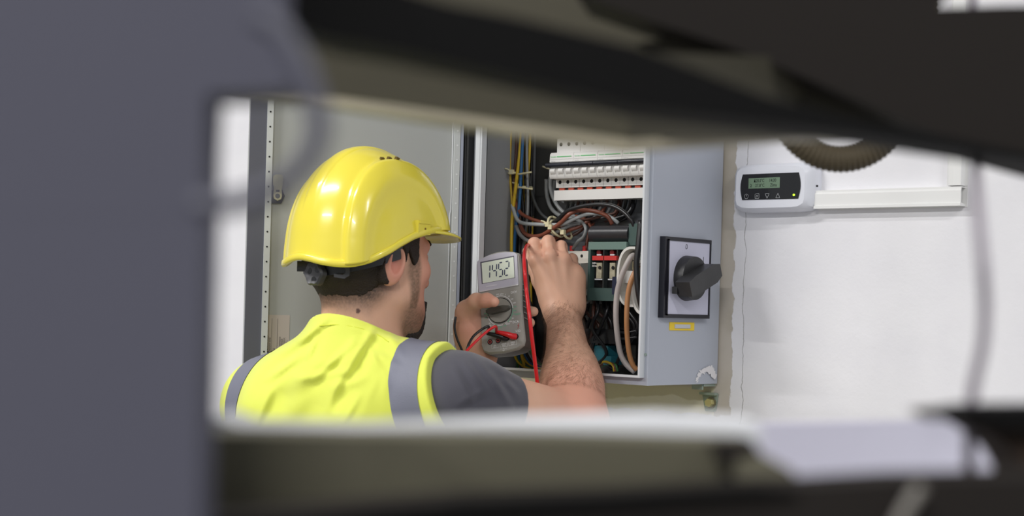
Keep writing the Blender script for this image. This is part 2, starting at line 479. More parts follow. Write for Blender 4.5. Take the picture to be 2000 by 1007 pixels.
# ------------------------------------------------------------------ door, swung open to the left
H = Vector((xl0 + 0.0, FY - 0.012, 0)); FE = Vector((-0.212, -0.520, 0))
es = (FE - H).normalized(); en = Vector((-es.y, es.x, 0))
if en.dot(DV) > 0: en = -en
DL = (FE - H).length
def Ud(u, v, n=0.0):
    x, y = _ray(u, v); d = RV * x + DV + ZV * y
    o = H + en * n
    p = CAM + d * ((o - CAM).dot(en) / d.dot(en)); return (p - H).dot(es), p.z
def dbox(bm, s0, s1, n0, n1, z0, z1):
    vs = bbox(bm, s0, s1, n0, n1, z0, z1)
    for v in vs:
        s, n, z = v.co; v.co = H + es * s + en * n + ZV * z
def dpt(s, n, z): return H + es * s + en * n + ZV * z
def dobox(name, s0, s1, n0, n1, z0, z1, m, parent, bevel=0.0):
    bm = bmesh.new(); dbox(bm, s0, s1, n0, n1, z0, z1); return from_bm(name, bm, m, parent, bevel=bevel)
dzb = Ud(480, 728)[1]; dzt = dzb + 0.73
dark_edge = mat('dark grey edge strip', (86, 87, 98), 0.6)  # strip along the free edge, darker and bluer than the door paint
doorm = mat('door grey paint', (166, 168, 166), 0.48, bump=0.05, bscale=900)
door = dobox('cabinet_door', 0.004, DL, -0.016, 0.0, dzb, dzt, doorm, cab, 0.001)
s_l0 = Ud(490, 480)[0]; s_l1 = Ud(514, 480)[0]; s_l2 = Ud(526, 480)[0]
s_r0 = Ud(880, 480)[0]; s_r1 = Ud(891, 480)[0]; s_r2 = Ud(902, 480)[0]
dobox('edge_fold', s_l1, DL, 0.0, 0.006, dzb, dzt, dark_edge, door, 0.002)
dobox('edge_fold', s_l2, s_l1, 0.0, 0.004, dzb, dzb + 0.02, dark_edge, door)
rail = mat('perforated rail zinc', (196, 199, 198), 0.45)
hole = mat('hole black', (20, 20, 20), 0.8)
hole_l = mat('rail punch', (222, 224, 224), 0.5)
def rails(sa, sb, z0, z1, hm, pitch=0.025, r=0.0016, off=0.0):
    r_ = dobox('perforated_rail', sa, sb, 0.0, 0.009, z0, z1, rail, door, 0.0008)
    z = z0 + 0.012 + off; sc = (sa + sb) / 2
    while z < z1 - 0.005:
        bm = bmesh.new(); cyl(bm, dpt(sc, 0.0086, z), dpt(sc, 0.0094, z), r, n=8)
        from_bm('rail_hole', bm, hm, door)
        z += pitch
rails(s_l2, s_l1, Ud(520, 700)[1], dzt - 0.03, hole)
rails(s_r1, s_r0, dzb + 0.03, dzt - 0.03, hole_l, off=0.006)
dobox('hinge_side_fold', 0.002, s_r1 - 0.001, 0.0, 0.010, dzb + 0.005, dzt - 0.005, mat('bluish grey fold', (160, 166, 182), 0.5), door, 0.002)
# thin bright bead beside the right rail
zc1 = Ud(880, 418)[1]
tube('seam_bead', [dpt(s_r0 + 0.0030, 0.001, dzb + 0.03), dpt(s_r0 + 0.0030, 0.001, zc1), dpt(s_r0 + 0.0014, 0.001, zc1 + 0.008), dpt(s_r0 + 0.0014, 0.001, dzt - 0.03)], 0.0011, rimw, door, n=6, smooth_path=False)
# lock: black hexagonal base, zinc cam and lever
s_, z_ = Ud(541, 382)
bm = bmesh.new()
prism(bm, [dpt(s_ + a, 0.0005, z_ + b) for a, b in ((-0.0125, 0.0), (-0.007, -0.013), (0.010, -0.013), (0.0135, -0.004), (0.0135, 0.009), (-0.008, 0.010))], en * 0.004)
lk = from_bm('lock_base', bm, mat('dark lock plastic', (44, 44, 50), 0.5), door, bevel=0.0006)
brass = mat('zinc brass lever', (176, 174, 150), 0.35, metal=0.6, var=0.1, vscale=60)
bm = bmesh.new(); 
prism(bm, [dpt(s_ + a, 0.0046, z_ + b) for a, b in ((-0.0075, 0.0), (-0.006, -0.006), (0, -0.009), (0.006, -0.006), (0.0075, 0.0), (0.006, 0.012), (0.0085, 0.020), (0.0085, 0.031), (0.004, 0.035), (-0.006, 0.035), (-0.0085, 0.030), (-0.008, 0.018), (-0.006, 0.012))], en * 0.003)
from_bm('lock_lever', bm, brass, door, bevel=0.0005)
ringo('lock_ring', dpt(s_, 0.0076, z_ - 0.001), en, 0.0042, 0.0066, 0.0012, mat('bright ring', (210, 206, 180), 0.3, metal=0.5), door, n=24)
bm = bmesh.new(); cyl(bm, dpt(s_, 0.0076, z_ - 0.001), dpt(s_, 0.0084, z_ - 0.001), 0.004, n=16)
from_bm('lock_bolt', bm, mat('bolt grey', (110, 112, 118), 0.35, metal=0.7), door, smooth=False)
dobox('lock_slot', s_ - 0.003, s_ + 0.003, 0.0076, 0.0080, z_ + 0.006, z_ + 0.0095, black, door)
# paper label with lines of print turned upright
s0, zt0 = Ud(516, 614); s1, _ = Ud(566, 614); z0 = Ud(540, 706)[1]
dobox('paper_label', s1, s0, 0.0, 0.0004, z0, zt0, mat('aged paper label', (186, 176, 168), 0.7), door)
ink = mat('grey print ink', (92, 86, 84), 0.8)
rr = random.Random(5)
for k, (t, w_, ln) in enumerate(((0.07, 1.3, 0.72), (0.16, 1, 0.9), (0.25, 1, 0.9), (0.42, 1.7, 0.62), (0.56, 1.4, 0.5), (0.64, 0.9, 0.85), (0.72, 0.9, 0.8), (0.81, 0.9, 0.92), (0.90, 1.2, 0.8))):
    sx = s0 + (s1 - s0) * t
    word = ''.join(rr.choice('IENUHOMLAX|') if rr.random() > 0.15 else ' ' for _ in range(int(26 * ln / w_)))
    text('label_print', word, dpt(sx, 0.0005, z0 + 0.006), ZV, -es if (-es).dot(RV) < 0 else es, 0.0030 * w_ ** 0.6, ink, door, bold=0.01, stretch=0.62)
for t in (0.31, 0.53):
    sx = s0 + (s1 - s0) * t; strokes('label_rule', [[dpt(sx, 0.0005, z0 + 0.004), dpt(sx, 0.0005, zt0 - 0.006)]], 0.0005, en, ink, door)
ringo('label_symbol', dpt(*(lambda q: (q[0], 0.0005, q[1]))(Ud(523, 693))), en, 0.0035, 0.006, 0.0003, mat('dark print', (50, 50, 54), 0.7), door, n=20)
# black gasket and hinge between door and body
bm = bmesh.new()
p0, p1 = Uy(903, 560, FY - 0.004), Uy(917, 560, FY - 0.004)
bbox(bm, p0.x, p1.x, FY - 0.016, FY - 0.0016, zb - 0.01, zt)
for k in (0.35, 0.62): bbox(bm, p0.x + (p1.x - p0.x) * k, p0.x + (p1.x - p0.x) * (k + 0.08), FY - 0.0175, FY - 0.016, zb - 0.01, zt)
from_bm('gasket', bm, rubber, cab, bevel=0.0006)
box('frame_fold', Uy(922, 560, LY).x, xl - w, LY - 0.001, FY, zb - w, zt + w, rimw, cab, bevel=0.0008)

# ------------------------------------------------------------------ rotary main switch on the cabinet side
ys0, ys1 = Ux(1287, 540, XE).y, Ux(1389, 545, XE + 0.012).y
zs0, zs1 = Ux(1336, 621, XE + .012).z, Ux(1336, 464, XE + .012).z
sw = empty('rotary_switch', (XE, (ys0 + ys1) / 2, zs0), 'black rotary main switch with a pale 0 and 1 plate on the cabinet side', 'switch')
XS = XE + 0.012
box('switch_frame', XE, XS - 0.001, ys0, ys1, zs0, zs1, mat('switch frame black', (26, 26, 34), 0.35), sw, bevel=0.003, seg=3)
pl = box('switch_plate', XS - 0.0012, XS, ys0 + 0.010, ys1 - 0.007, zs0 + 0.006, zs1 - 0.006, mat('switch plate lilac grey', (196, 196, 214), 0.4), sw)
bm = bmesh.new(); e_ = 0.0022; a0, a1, c0, c1 = ys0 + 0.006, ys1 - 0.004, zs0 + 0.004, zs1 - 0.004
for q in ((a0, a0 + e_, c0, c1), (a1 - e_, a1, c0, c1), (a0, a1, c0, c0 + e_), (a0, a1, c1 - e_, c1)): bbox(bm, XS - 0.0012, XS + 0.0014, *q)
from_bm('raised_bead', bm, mat('switch frame black', None), sw, bevel=0.0005)
yc, zc = Ux(1341, 543, XS).y, Ux(1341, 543, XS).z
pc = Ux(1341, 482, XS + .0003)
text('zero_mark', 'O', pc, (0, 1, 0), ZV, 0.0085, black, sw, align='CENTER', stretch=0.62)
pc = Ux(1374, 507, XS + .0003)
text('one_mark', '1', pc, (0, 1, 0), ZV, 0.0085, black, sw, align='CENTER')
knob_m = mat('knob black', (40, 40, 41), 0.38, bump=0.15, bscale=60, var=0.2, vscale=30)
rk = 0.0365
bm = bmesh.new(); cyl(bm, (XS, yc, zc), (XS + 0.017, yc, zc), rk, rk * 0.95, n=48)
from_bm('dial', bm, knob_m, sw, bevel=0.0025, seg=3)
# the grip: a bar through the dial, turned up toward the 1
ang = math.radians(22)
ga = Vector((0, math.cos(ang), math.sin(ang))); gb = Vector((0, -math.sin(ang), math.cos(ang)))
def gp(a, b, x): return Vector((XS + x, yc, zc)) + ga * a + gb * b
bm = bmesh.new()
prof = [(-0.050, -0.012), (-0.030, -0.0155), (0.024, -0.0155), (0.040, -0.010), (0.040, 0.010), (0.024, 0.0155), (-0.030, 0.0155), (-0.050, 0.012)]
prism(bm, [gp(a, b, 0.014) for a, b in prof], Vector((0.027, 0, 0)))
from_bm('handle', bm, knob_m, sw, bevel=0.002, seg=2)
bm = bmesh.new(); prism(bm, [gp(a, b, 0.006) for a, b in ((-0.054, -0.006), (-0.040, -0.012), (-0.03, 0.0), (-0.05, 0.004))], Vector((0.010, 0, 0)))
from_bm('padlock_tab', bm, black, sw, bevel=0.0008)
# yellow label with a window under the switch
q0, q1 = Ux(1307, 636, XE), Ux(1355, 637, XE); zl0, zl1 = Ux(1331, 645, XE).z, Ux(1331, 629, XE).z
yl = empty('label_holder', (XE, (q0.y + q1.y) / 2, zl0), 'small yellow label holder with a grey insert below the rotary switch', 'label')
box('label_plate', XE, XE + 0.0012, q0.y, q1.y, zl0, zl1, mat('yellow label', (232, 200, 48), 0.5), yl, bevel=0.0004)
ml = (q0.y + q1.y) / 2; mz = (zl0 + zl1) / 2; hw_ = abs(q1.y - q0.y) * 0.31
box('label_insert', XE + 0.001, XE + 0.0026, ml - hw_, ml + hw_, mz - 0.0032, mz + 0.0032, mat('label insert grey', (190, 192, 196), 0.4), yl, bevel=0.0014, seg=3)
# wall bracket with bolt under the cabinet
bx0 = Uy(1359, 765, -0.03); bx1 = Uy(1397, 768, -0.03)
br = empty('wall_bracket', ((bx0.x + bx1.x) / 2, -0.02, Uy(1385, 803, 0).z), 'zinc plated wall bracket with a hexagon bolt under the cabinet corner', 'bracket')
pa, pb = Uy(1372, 772, -0.004), Uy(1402, 772, -0.004); zb0 = Uy(1385, 803, -0.004).z; zb1 = Uy(1385, 768, -0.004).z
bm = bmesh.new()
prism(bm, [Vector((x, -0.005, z)) for x, z in ((pa.x, zb1), (pb.x, zb1), (pb.x - 0.004, zb0 + 0.002), (pb.x - 0.006, zb0), (pa.x + 0.008, zb0), (pa.x + 0.006, zb0 + 0.002))], Vector((0, 0.004, 0)))
from_bm('bracket_plate', bm, steel, br, bevel=0.0006)
bm = bmesh.new(); bbox(bm, bx0.x, pb.x - 0.004, -0.040, -0.006, ZB - 0.0045, ZB - 0.0005)
bbox(bm, bx0.x, pb.x - 0.006, -0.042, -0.0385, ZB - 0.010, ZB - 0.001); bbox(bm, pa.x, pb.x, -0.014, -0.004, zb1 - 0.002, zb1 + 0.002)
from_bm('bracket_arm', bm, steel, br, bevel=0.0007)
cb = Uy(1385, 786, -0.012)
cylo('washer', (cb.x, -0.005, cb.z), (cb.x, -0.0075, cb.z), 0.0095, mat('dark washer', (120, 116, 92), 0.4, metal=0.4), br, n=24)
cylo('bolt_head', (cb.x, -0.0075, cb.z), (cb.x, -0.0155, cb.z), 0.0072, mat('yellow zinc bolt', (206, 198, 140), 0.3, metal=0.4), br, n=6, bevel=0.0008)

# ================================================================== devices inside the cabinet
white_p = mat('white device plastic', (226, 224, 220), 0.4)
white_q = mat('cream device plastic', (212, 208, 198), 0.45)
green_i = mat('green print', (96, 196, 120), 0.6)
greyi = mat('pale grey print', (170, 170, 172), 0.7)
YN = -0.105; YT = YN + 0.0195
x0 = Uy(1073, 322, YN).x; PW = 0.0525
zN1 = Uy(1096, 297, YN).z; zN0 = Uy(1096, 348, YN).z; zT0 = Uy(1104, 366, YT).z; zT1 = zT0 + 0.086
zbar1 = Uy(1085, 317, YN - 0.004).z; zbar0 = Uy(1085, 327, YN - 0.004).z
ord_ = ['first three-pole white breaker from the cable side, its edge free', 'second three-pole white breaker from the cable side',
        'third three-pole white breaker from the cable side', 'three-pole white breaker half hidden behind the right cabinet edge']
for i in range(4):
    xa = x0 + i * PW + 0.0003; xb = xa + PW - 0.0006
    if xb > XE - 0.004: xb = XE - 0.004
    e = empty('circuit_breaker', ((xa + xb) / 2, YT, zT0), ord_[i], 'breaker', 'three-pole breakers on the upper rail')
    bm = bmesh.new()
    prof = [(-0.034, zT0), (YT, zT0), (YT, zN0), (YN + 0.003, zN0), (YN, zN0 + 0.004), (YN, zbar0 - 0.001), (YN + 0.005, zbar0), (YN + 0.005, zbar1), (YN, zbar1 + 0.001), (YN + 0.001, zN1 - 0.003), (YN + 0.004, zN1), (YT, zN1), (YT, zT1), (-0.034, zT1)]
    prism(bm, [Vector((xa, y, z)) for y, z in prof], Vector((xb - xa, 0, 0)))
    from_bm('breaker_body', bm, white_p, e, bevel=0.0006)
    npole = 3 if i < 3 else int((xb - xa) / 0.0175 + 0.3)
    for k in range(npole):
        xk = xa + (k + 0.5) * 0.0175
        for zz in (zT0 + 0.0095, zT1 - 0.0105):
            bm = bmesh.new(); cyl(bm, (xk, YT - 0.0002, zz), (xk, YT + 0.004, zz), 0.0034, n=14)
            from_bm('screw_hole', bm, hole, e)
        # toggle: a rounded white rocker in a recess
        zz0, zz1 = zN0 + 0.0075, zbar0 - 0.0012
        bm = bmesh.new(); hw_ = 0.0056; n = 7
        ys = [YN - 0.0005 - 0.0035 * math.sin(math.pi * (0.12 + 0.88 * j / (n - 1))) for j in range(n)]
        zs = [zz1 - (zz1 - zz0) * j / (n - 1) for j in range(n)]
        A = [bm.verts.new((xk - hw_ + 0.001, y, z)) for y, z in zip(ys, zs)]; B = [bm.verts.new((xk + hw_, y, z)) for y, z in zip(ys, zs)]
        C_ = [bm.verts.new((xk - hw_ + 0.001, YN + 0.001, z)) for z in zs]; D_ = [bm.verts.new((xk + hw_, YN + 0.001, z)) for z in zs]
        for j in range(n - 1):
            bm.faces.new((A[j], B[j], B[j + 1], A[j + 1])); bm.faces.new((A[j], A[j + 1], C_[j + 1], C_[j])); bm.faces.new((B[j], D_[j], D_[j + 1], B[j + 1]))
        from_bm('toggle', bm, white_p, e, smooth=True, angle=True)
        strokes('toggle_gap', [[Vector((xk - hw_ + 0.0003, YN - 0.0005, zz1)), Vector((xk - hw_ + 0.0003, YN - 0.0005, zz0 + 0.002)), Vector((xk - hw_ + 0.0016, YN - 0.0005, zz0 - 0.0004))]], 0.0009, (0, -1, 0), mat('gap shadow grey', (120, 116, 106), 0.8), e)
        if k: strokes('pole_joint', [[Vector((xa + k * 0.0175, YN - 0.0003, zN0 + 0.002)), Vector((xa + k * 0.0175, YN - 0.0003, zbar0 - 0.001))]], 0.0005, (0, -1, 0), greyi, e)
        strokes('terminal_joint', [[Vector((xa + k * 0.0175 + 0.017, YT - 0.0003, zT0 + 0.001)), Vector((xa + k * 0.0175 + 0.017, YT - 0.0003, zN0))]], 0.0004, (0, -1, 0), greyi, e)
    cylo('toggle_bar', (xa - 0.004, YN - 0.0035, (zbar0 + zbar1) / 2), (xb - (0.0045 if i < 3 else 0), YN - 0.0035, (zbar0 + zbar1) / 2), (zbar1 - zbar0) * 0.46, mat('toggle bar black', (38, 40, 48), 0.3), e, n=16)
    zl = zN1 - 0.0075
    text('maker_mark', 'Schneider', (xa + 0.0025, YN, zl), (1, 0, 0), ZV, 0.0022, green_i, e, bold=0.01)
    strokes('green_line', [[Vector((xa + 0.0165, YN, zl)), Vector((min(xa + 0.048, xb), YN, zl))]], 0.0013, (0, -1, 0), green_i, e)
    strokes('label_edge', [[Vector((xa + 0.001, YN, zl - 0.0045)), Vector((min(xa + 0.051, xb), YN, zl - 0.0045))]], 0.0003, (0, -1, 0), greyi, e)
    text('type_print', 'iC60 C16', (xa + 0.003, YN, zl - 0.0080), (1, 0, 0), ZV, 0.0017, greyi, e)
    text('type_print', 'C10', (xa + 0.004, YN, zN0 + 0.0025), (1, 0, 0), ZV, 0.0015, greyi, e)
# upper wire cover and the busbar cover below the breakers
xcov = x0; 
zc1_, zc0_ = Uy(1110, 371, -0.09).z, Uy(1110, 390.5, -0.09).z
bc = empty('busbar_cover', ((xcov + XE) / 2, -0.06, zc0_), 'long white cover strip below the row of breakers', 'cover')
box('cover_strip', xcov, XE - 0.005, -0.090, -0.050, zc0_, zc1_, white_p, bc, bevel=0.0008)
box('busbar_insulation', xcov + 0.002, XE - 0.005, -0.080, -0.05, zc1_, zT0 - 0.0005, rubber, bc)
redi = mat('red busbar insert', (176, 72, 48), 0.5)
for k in range(9):
    xa = xcov + 0.006 + k * 0.0205
    if xa + 0.011 < XE - 0.006: box('busbar_tooth', xa, xa + 0.0115, -0.0835, -0.0795, zc1_ + 0.0004, zT0 - 0.0005, redi, bc)
box('din_rail', xcov - 0.004, XE - 0.012, -0.040, -0.034, (zT0 + zT1) / 2 - 0.0175, (zT0 + zT1) / 2 + 0.0175, galv, bc)
cd_ = tube('cable_tie', [Uy(1060, 325, -0.06), Uy(1068, 328, -0.062), Uy(1078, 331, -0.06)], 0.0016, mat('pale nylon', (196, 190, 162), 0.5), None, n=6)
tag(cd_, 'pale cable tie end sticking out left of the breakers', 'cable tie')
# terminal breaker behind the hand
YA = -0.082
a0, a1, b0, b1 = rect(1098, 490, 1149, 541, YA)
e = empty('circuit_breaker', ((a0 + a1) / 2, YA, b0 - 0.035), 'cream two-pole breaker behind the raised hand with red ferrules above', 'breaker')
bm = bmesh.new()
prism(bm, [Vector((a0, y, z)) for y, z in ((-0.034, b0 - 0.045), (YA, b0 - 0.045), (YA, b0 - 0.02), (YA - 0.020, b0 - 0.018), (YA - 0.020, b1 - 0.022), (YA, b1 - 0.020), (YA, b1), (-0.034, b1))], Vector((a1 - a0, 0, 0)))
from_bm('breaker_body', bm, white_q, e, bevel=0.0008)
for k in range(3):
    xk = a0 + 0.008 + k * 0.0175
    if xk > a1: break
    for zz in (b1 - 0.0085, b0 - 0.034):
        bm = bmesh.new(); cyl(bm, (xk, YA - 0.0003, zz), (xk, YA + 0.004, zz), 0.0028, n=14); from_bm('screw_hole', bm, hole, e)
box('toggle', a0 + 0.012, a1 - 0.004, YA - 0.033, YA - 0.019, b0 - 0.008, b0 + 0.016, black, e, bevel=0.003)
text('type_print', 'A·IEC', (a0 + 0.018, YA - 0.0201, b1 - 0.026), (1, 0, 0), ZV, 0.0028, ink, e, bold=0.01)
redf = mat('red ferrule', (196, 40, 38), 0.4)
for u_ in (1117, 1142):
    p = Uy(u_, 487, -0.075); t = tube('wire_ferrule', [p + Vector((0, 0, 0.0065)), p, p - Vector((0, 0, 0.005))], 0.0040, redf, None, n=12)
    tag(t, 'red ferrule entering the cream breaker, ' + ('nearer the hand' if u_ == 1117 else 'beside the green contactor'), 'ferrule', 'red ferrules')
# contactor: green body, clear front, black capacitor-like roll above
gm = mat('dark green grey housing', (62, 84, 80), 0.45); gm2 = mat('grey green strip', (104, 128, 120), 0.45)
YC = -0.125
c0, c1, d0, d1 = rect(1148, 472, 1222, 587, YC)
con = empty('contactor', ((c0 + c1) / 2, YC, d0), 'dark green contactor with a clear front window and a red stripe', 'contactor')
zw1, zw0 = Uy(1180, 487, YC).z, Uy(1180, 562, YC).z
bm = bmesh.new()
bbox(bm, c0, c1, -0.036, YC + 0.018, d0, d1)
bbox(bm, c0, c1, YC, YC + 0.018, d0, zw0)
bbox(bm, c0, c0 + 0.005, YC, YC + 0.018, zw0, zw1); bbox(bm, c1 - 0.004, c1, YC, YC + 0.018, zw0, zw1)
from_bm('contactor_body', bm, gm, con, bevel=0.0007)
box('top_strip', c0, c1, YC, YC + 0.018, zw1, d1, gm2, con, bevel=0.0008)
inner = mat('window interior', (24, 26, 28), 0.3)
box('window_recess', c0 + 0.005, c1 - 0.004, YC + 0.012, YC + 0.0175, zw0, zw1, inner, con)
zr0, zr1 = Uy(1180, 508, YC).z, Uy(1180, 499, YC).z
box('red_stripe', c0 + 0.008, c1 - 0.018, YC + 0.001, YC + 0.004, zr0, zr1, mat('contactor red', (190, 50, 48), 0.4), con, bevel=0.0006)
for k in range(2):
    xk = c0 + 0.016 + k * 0.028
    box('coil_block', xk, xk + 0.011, YC + 0.003, YC + 0.012, zw0 + 0.016, zr0 - 0.004, mat('aged cream block', (168, 162, 138), 0.5, var=0.25, vscale=120), con, bevel=0.001)
    cylo('coil_screw', (xk + 0.0075, YC + 0.003, zw0 + 0.034), (xk + 0.0075, YC + 0.0015, zw0 + 0.034), 0.0030, inner, con, n=12)
    cylo('clamp_screw', (xk + 0.002, YC + 0.012, zr1 + 0.006), (xk + 0.002, YC + 0.005, zr1 + 0.006), 0.0042, mat('dark red knob', (110, 20, 26), 0.35), con, n=14)
    box('clamp_plate', xk - 0.001, xk + 0.008, YC + 0.004, YC + 0.007, zr1 + 0.0006, zr1 + 0.0028, rimw, con)
    box('contact_bar', xk - 0.004, xk + 0.012, YC + 0.004, YC + 0.010, zw0 + 0.0135, zw0 + 0.0155, rimw, con)
    box('divider', xk + 0.0155, xk + 0.0170, YC + 0.001, YC + 0.012, zw0, zw1, mat('smoked rib', (60, 66, 66), 0.3), con)
text('contactor_print', '230V~', (c0 + 0.0085, YC + 0.0008, zr0 - 0.005), (1, 0, 0), ZV, 0.0028, white_p, con, bold=0.02)
text('contactor_print', '50 Hz', (c0 + 0.0085, YC + 0.0008, zr0 - 0.0095), (1, 0, 0), ZV, 0.0028, white_p, con, bold=0.02)
r0, r1, s0_, s1_ = rect(1147, 439, 1223, 472, YC)
rl = empty('cable_cover', ((r0 + r1) / 2, YC, s0_), 'rounded black cover above the green contactor', 'cover')
zc_ = (s0_ + s1_) / 2; R_ = (s1_ - s0_) / 2
cylo('cover_roll', (r0, YC + 0.016, zc_), (r1, YC + 0.016, zc_), R_, mat('satin black cover', (44, 44, 48), 0.33, bump=0.1, bscale=80), rl, n=32, bevel=0.0012)
box('cover_base', r0, r1, YC + 0.016, -0.036, s0_ + 0.001, s1_ - 0.001, black, rl)
sb = box('auxiliary_block', r1 + 0.0005, r1 + 0.026, YC + 0.006, -0.034, d1 - 0.006, s1_ + 0.002, gm, None, bevel=0.001)
tag(sb, 'dark green auxiliary block right of the black cover', 'relay')

# round white terminal domes at the right
domes = [(1233, 540, 60, -0.150, 'pale round terminal shield facing the raised hand'), (1262, 560, 56, -0.162, 'second pale round terminal shield by the cabinet edge')]
sock_m = mat('ivory shield', (214, 212, 206), 0.4); sock_g = mat('shield inside grey', (150, 148, 142), 0.5)
for (u_, v_, hpx, yy, lab) in domes:
    c = Uy(u_, v_, yy); Rz = hpx / 1215
    if c.x + 0.02 > XE: c.x = XE - 0.03
    e = empty('terminal_shield', (c.x, -0.05, c.z - Rz), lab, 'terminal', 'round terminal shields')
    bm = bmesh.new(); n = 30; hw_ = 0.030; V = []
    for k in range(n):
        a = 2 * math.pi * k / n; ca, sa = math.cos(a), math.sin(a)
        ex = math.copysign(abs(ca) ** 0.8, ca); ez = math.copysign(abs(sa) ** 0.8, sa)
        V.append([bm.verts.new((c.x + ex * hw_ * f, y, c.z + ez * (Rz - hw_ * (1 - f)))) for f, y in ((1, -0.07), (1, yy), (0.86, yy), (0.80, -0.10))])
    for k in range(n):
        A, B = V[k], V[(k + 1) % n]
        for j in range(3): bm.faces.new((A[j], A[j + 1], B[j + 1], B[j]))
    bm.faces.new([v[3] for v in V])
    from_bm('shield_ring', bm, sock_m, e, smooth=True, angle=True)
    box('shield_bridge', c.x - 0.026, c.x + 0.026, -0.135, -0.1, c.z + 0.002 - 0.012, c.z + 0.010, white_p, e, bevel=0.001)
    box('terminal_block', c.x - 0.015, c.x + 0.018, -0.128, -0.1, c.z + 0.012, c.z + 0.026, mat('terminal beige', (176, 164, 128), 0.5), e, bevel=0.001)
    for k in (-1, 1):
        cylo('terminal_screw', (c.x + k * 0.008, -0.1, c.z + 0.034), (c.x + k * 0.008, -0.136, c.z + 0.034), 0.0058, steel, e, n=16, bevel=0.001)
    box('inner_plate', c.x - 0.022, c.x + 0.022, -0.112, -0.100, c.z - Rz * 0.8, c.z + Rz * 0.8, sock_g, e, bevel=0.002)
q0, q1, q2, q3 = rect(1199, 540, 1211, 575, -0.14)
cl = box('cable_clamp', q0, q1, -0.145, -0.10, q2, q3, mat('blue black clamp', (44, 48, 66), 0.25), None, bevel=0.002)
tag(cl, 'glossy blue black clamp left of the pale terminal shield', 'clamp')
# lower devices
q0, q1, q2, q3 = rect(1138, 642, 1204, 670, -0.10)
o = box('wire_duct', q0, q1, -0.10, -0.034, q2, q3, mat('dark duct', (30, 30, 33), 0.35), None, bevel=0.002); tag(o, 'black wiring block below the contactor', 'duct')
teal = mat('teal plastic', (44, 120, 134), 0.35)
q0, q1, q2, q3 = rect(1160, 674, 1187, 708, -0.09)
e = empty('terminal_block', ((q0 + q1) / 2, -0.09, q2), 'teal neutral terminal block low in the cabinet', 'terminal block')
box('block_body', q0, q1, -0.09, -0.034, q2, q3, teal, e, bevel=0.001)
q4, q5, q6, q7 = rect(1182, 695, 1197, 712, -0.095)
box('block_clip', q4, q5, -0.10, -0.07, q6, q7, teal, e, bevel=0.002)
q0, q1, q2, q3 = rect(1188, 672, 1224, 714, -0.06)
o = box('mounting_block', q0, q1, -0.06, -0.034, q2, q3, mat('stone grey block', (120, 118, 108), 0.6), None, bevel=0.002); tag(o, 'stone grey block beside the teal terminal block', 'terminal block')
q0, q1, q2, q3 = rect(1023, 502, 1040, 536, -0.085)
o = box('junction_block', q0, q1, -0.085, -0.034, q2, q3, mat('light grey block', (168, 172, 178), 0.5), None, bevel=0.001); tag(o, 'light grey block between meter and raised hand', 'terminal block')

# ------------------------------------------------------------------ wiring
wc = dict(yellow=mat('wire yellow', (206, 172, 40), 0.4), green=mat('wire green', (60, 110, 60), 0.4), blue=mat('wire blue', (36, 92, 140), 0.4), black=mat('wire black', (30, 30, 32), 0.35),
          brown=mat('wire brown', (128, 72, 54), 0.38), dbrown=mat('wire dark brown', (82, 50, 40), 0.4), grey=mat('wire grey', (132, 134, 134), 0.4), lgrey=mat('wire light grey', (164, 168, 168), 0.4),
          pale=mat('cable pale grey', (176, 168, 164), 0.45), tan=mat('cable tan', (176, 124, 80), 0.45), dgrey=mat('wire dark grey', (74, 76, 76), 0.4))
def wire(pts, r, c, lab, grp=None, name='wire', n=8):
    P = [Uy(u_, v_, y_) for u_, v_, y_ in pts]
    o = tube(name, P, r, wc[c], None, n=n, per=6)
    return tag(o, lab, 'wire' if name == 'wire' else 'cable', grp)
B = 'upright wire bundle in the left of the cabinet'
wl = lambda c, s: f'{c} wire {s}'
wire([(1003, -70, -.07), (999, 190, -.07), (996, 300, -.07), (997, 400, -.07), (1000, 500, -.07), (1004, 620, -.07), (1012, 722, -.07)], .0026, 'green', 'green wire at the left edge of the upright bundle', B)
wire([(1025, -70, -.07), (1021, 190, -.10), (1016, 290, -.10), (1008, 360, -.10), (1001, 420, -.10), (999, 480, -.10), (1001, 560, -.09), (1010, 650, -.09), (1026, 720, -.08)], .0032, 'yellow', 'thick yellow wire in front of the upright bundle', B)
wire([(1005, -70, -.07), (1001, 190, -.09), (996, 320, -.09), (1001, 420, -.09), (998, 520, -.08), (1003, 640, -.08), (1016, 718, -.07)], .0022, 'yellow', 'thin yellow wire at the left edge of the upright bundle', B)
wire([(1028, -70, -.07), (1024, 190, -.10), (1018, 330, -.10), (1014, 400, -.10), (1006, 460, -.10), (1004, 540, -.09), (1010, 660, -.09), (1018, 720, -.07)], .0029, 'blue', 'bright blue wire in front of the upright bundle', B)
wire([(1041, -70, -.07), (1037, 190, -.08), (1034, 300, -.08), (1031, 340, -.08), (1030, 420, -.07), (1026, 470, -.07), (1022, 560, -.07)], .0024, 'yellow', 'yellow wire at the right of the upright bundle', B)
wire([(1034, -70, -.07), (1030, 190, -.09), (1029, 300, -.09), (1031, 380, -.09), (1029, 430, -.09), (1020, 500, -.08)], .0026, 'grey', 'grey wire hanging through the upright bundle', B)
wire([(1014, -70, -.07), (1010, 190, -.085), (1008, 300, -.085), (1003, 360, -.085), (1000, 470, -.08), (1001, 600, -.08)], .0028, 'dbrown', 'brown wire inside the upright bundle', B)
rr = random.Random(11)
cols = ['black', 'black', 'dgrey', 'black', 'blue', 'dbrown', 'black', 'green', 'yellow', 'black', 'blue', 'black', 'yellow', 'black', 'black', 'dbrown', 'black', 'black', 'dgrey', 'black', 'blue', 'black', 'dbrown', 'black']
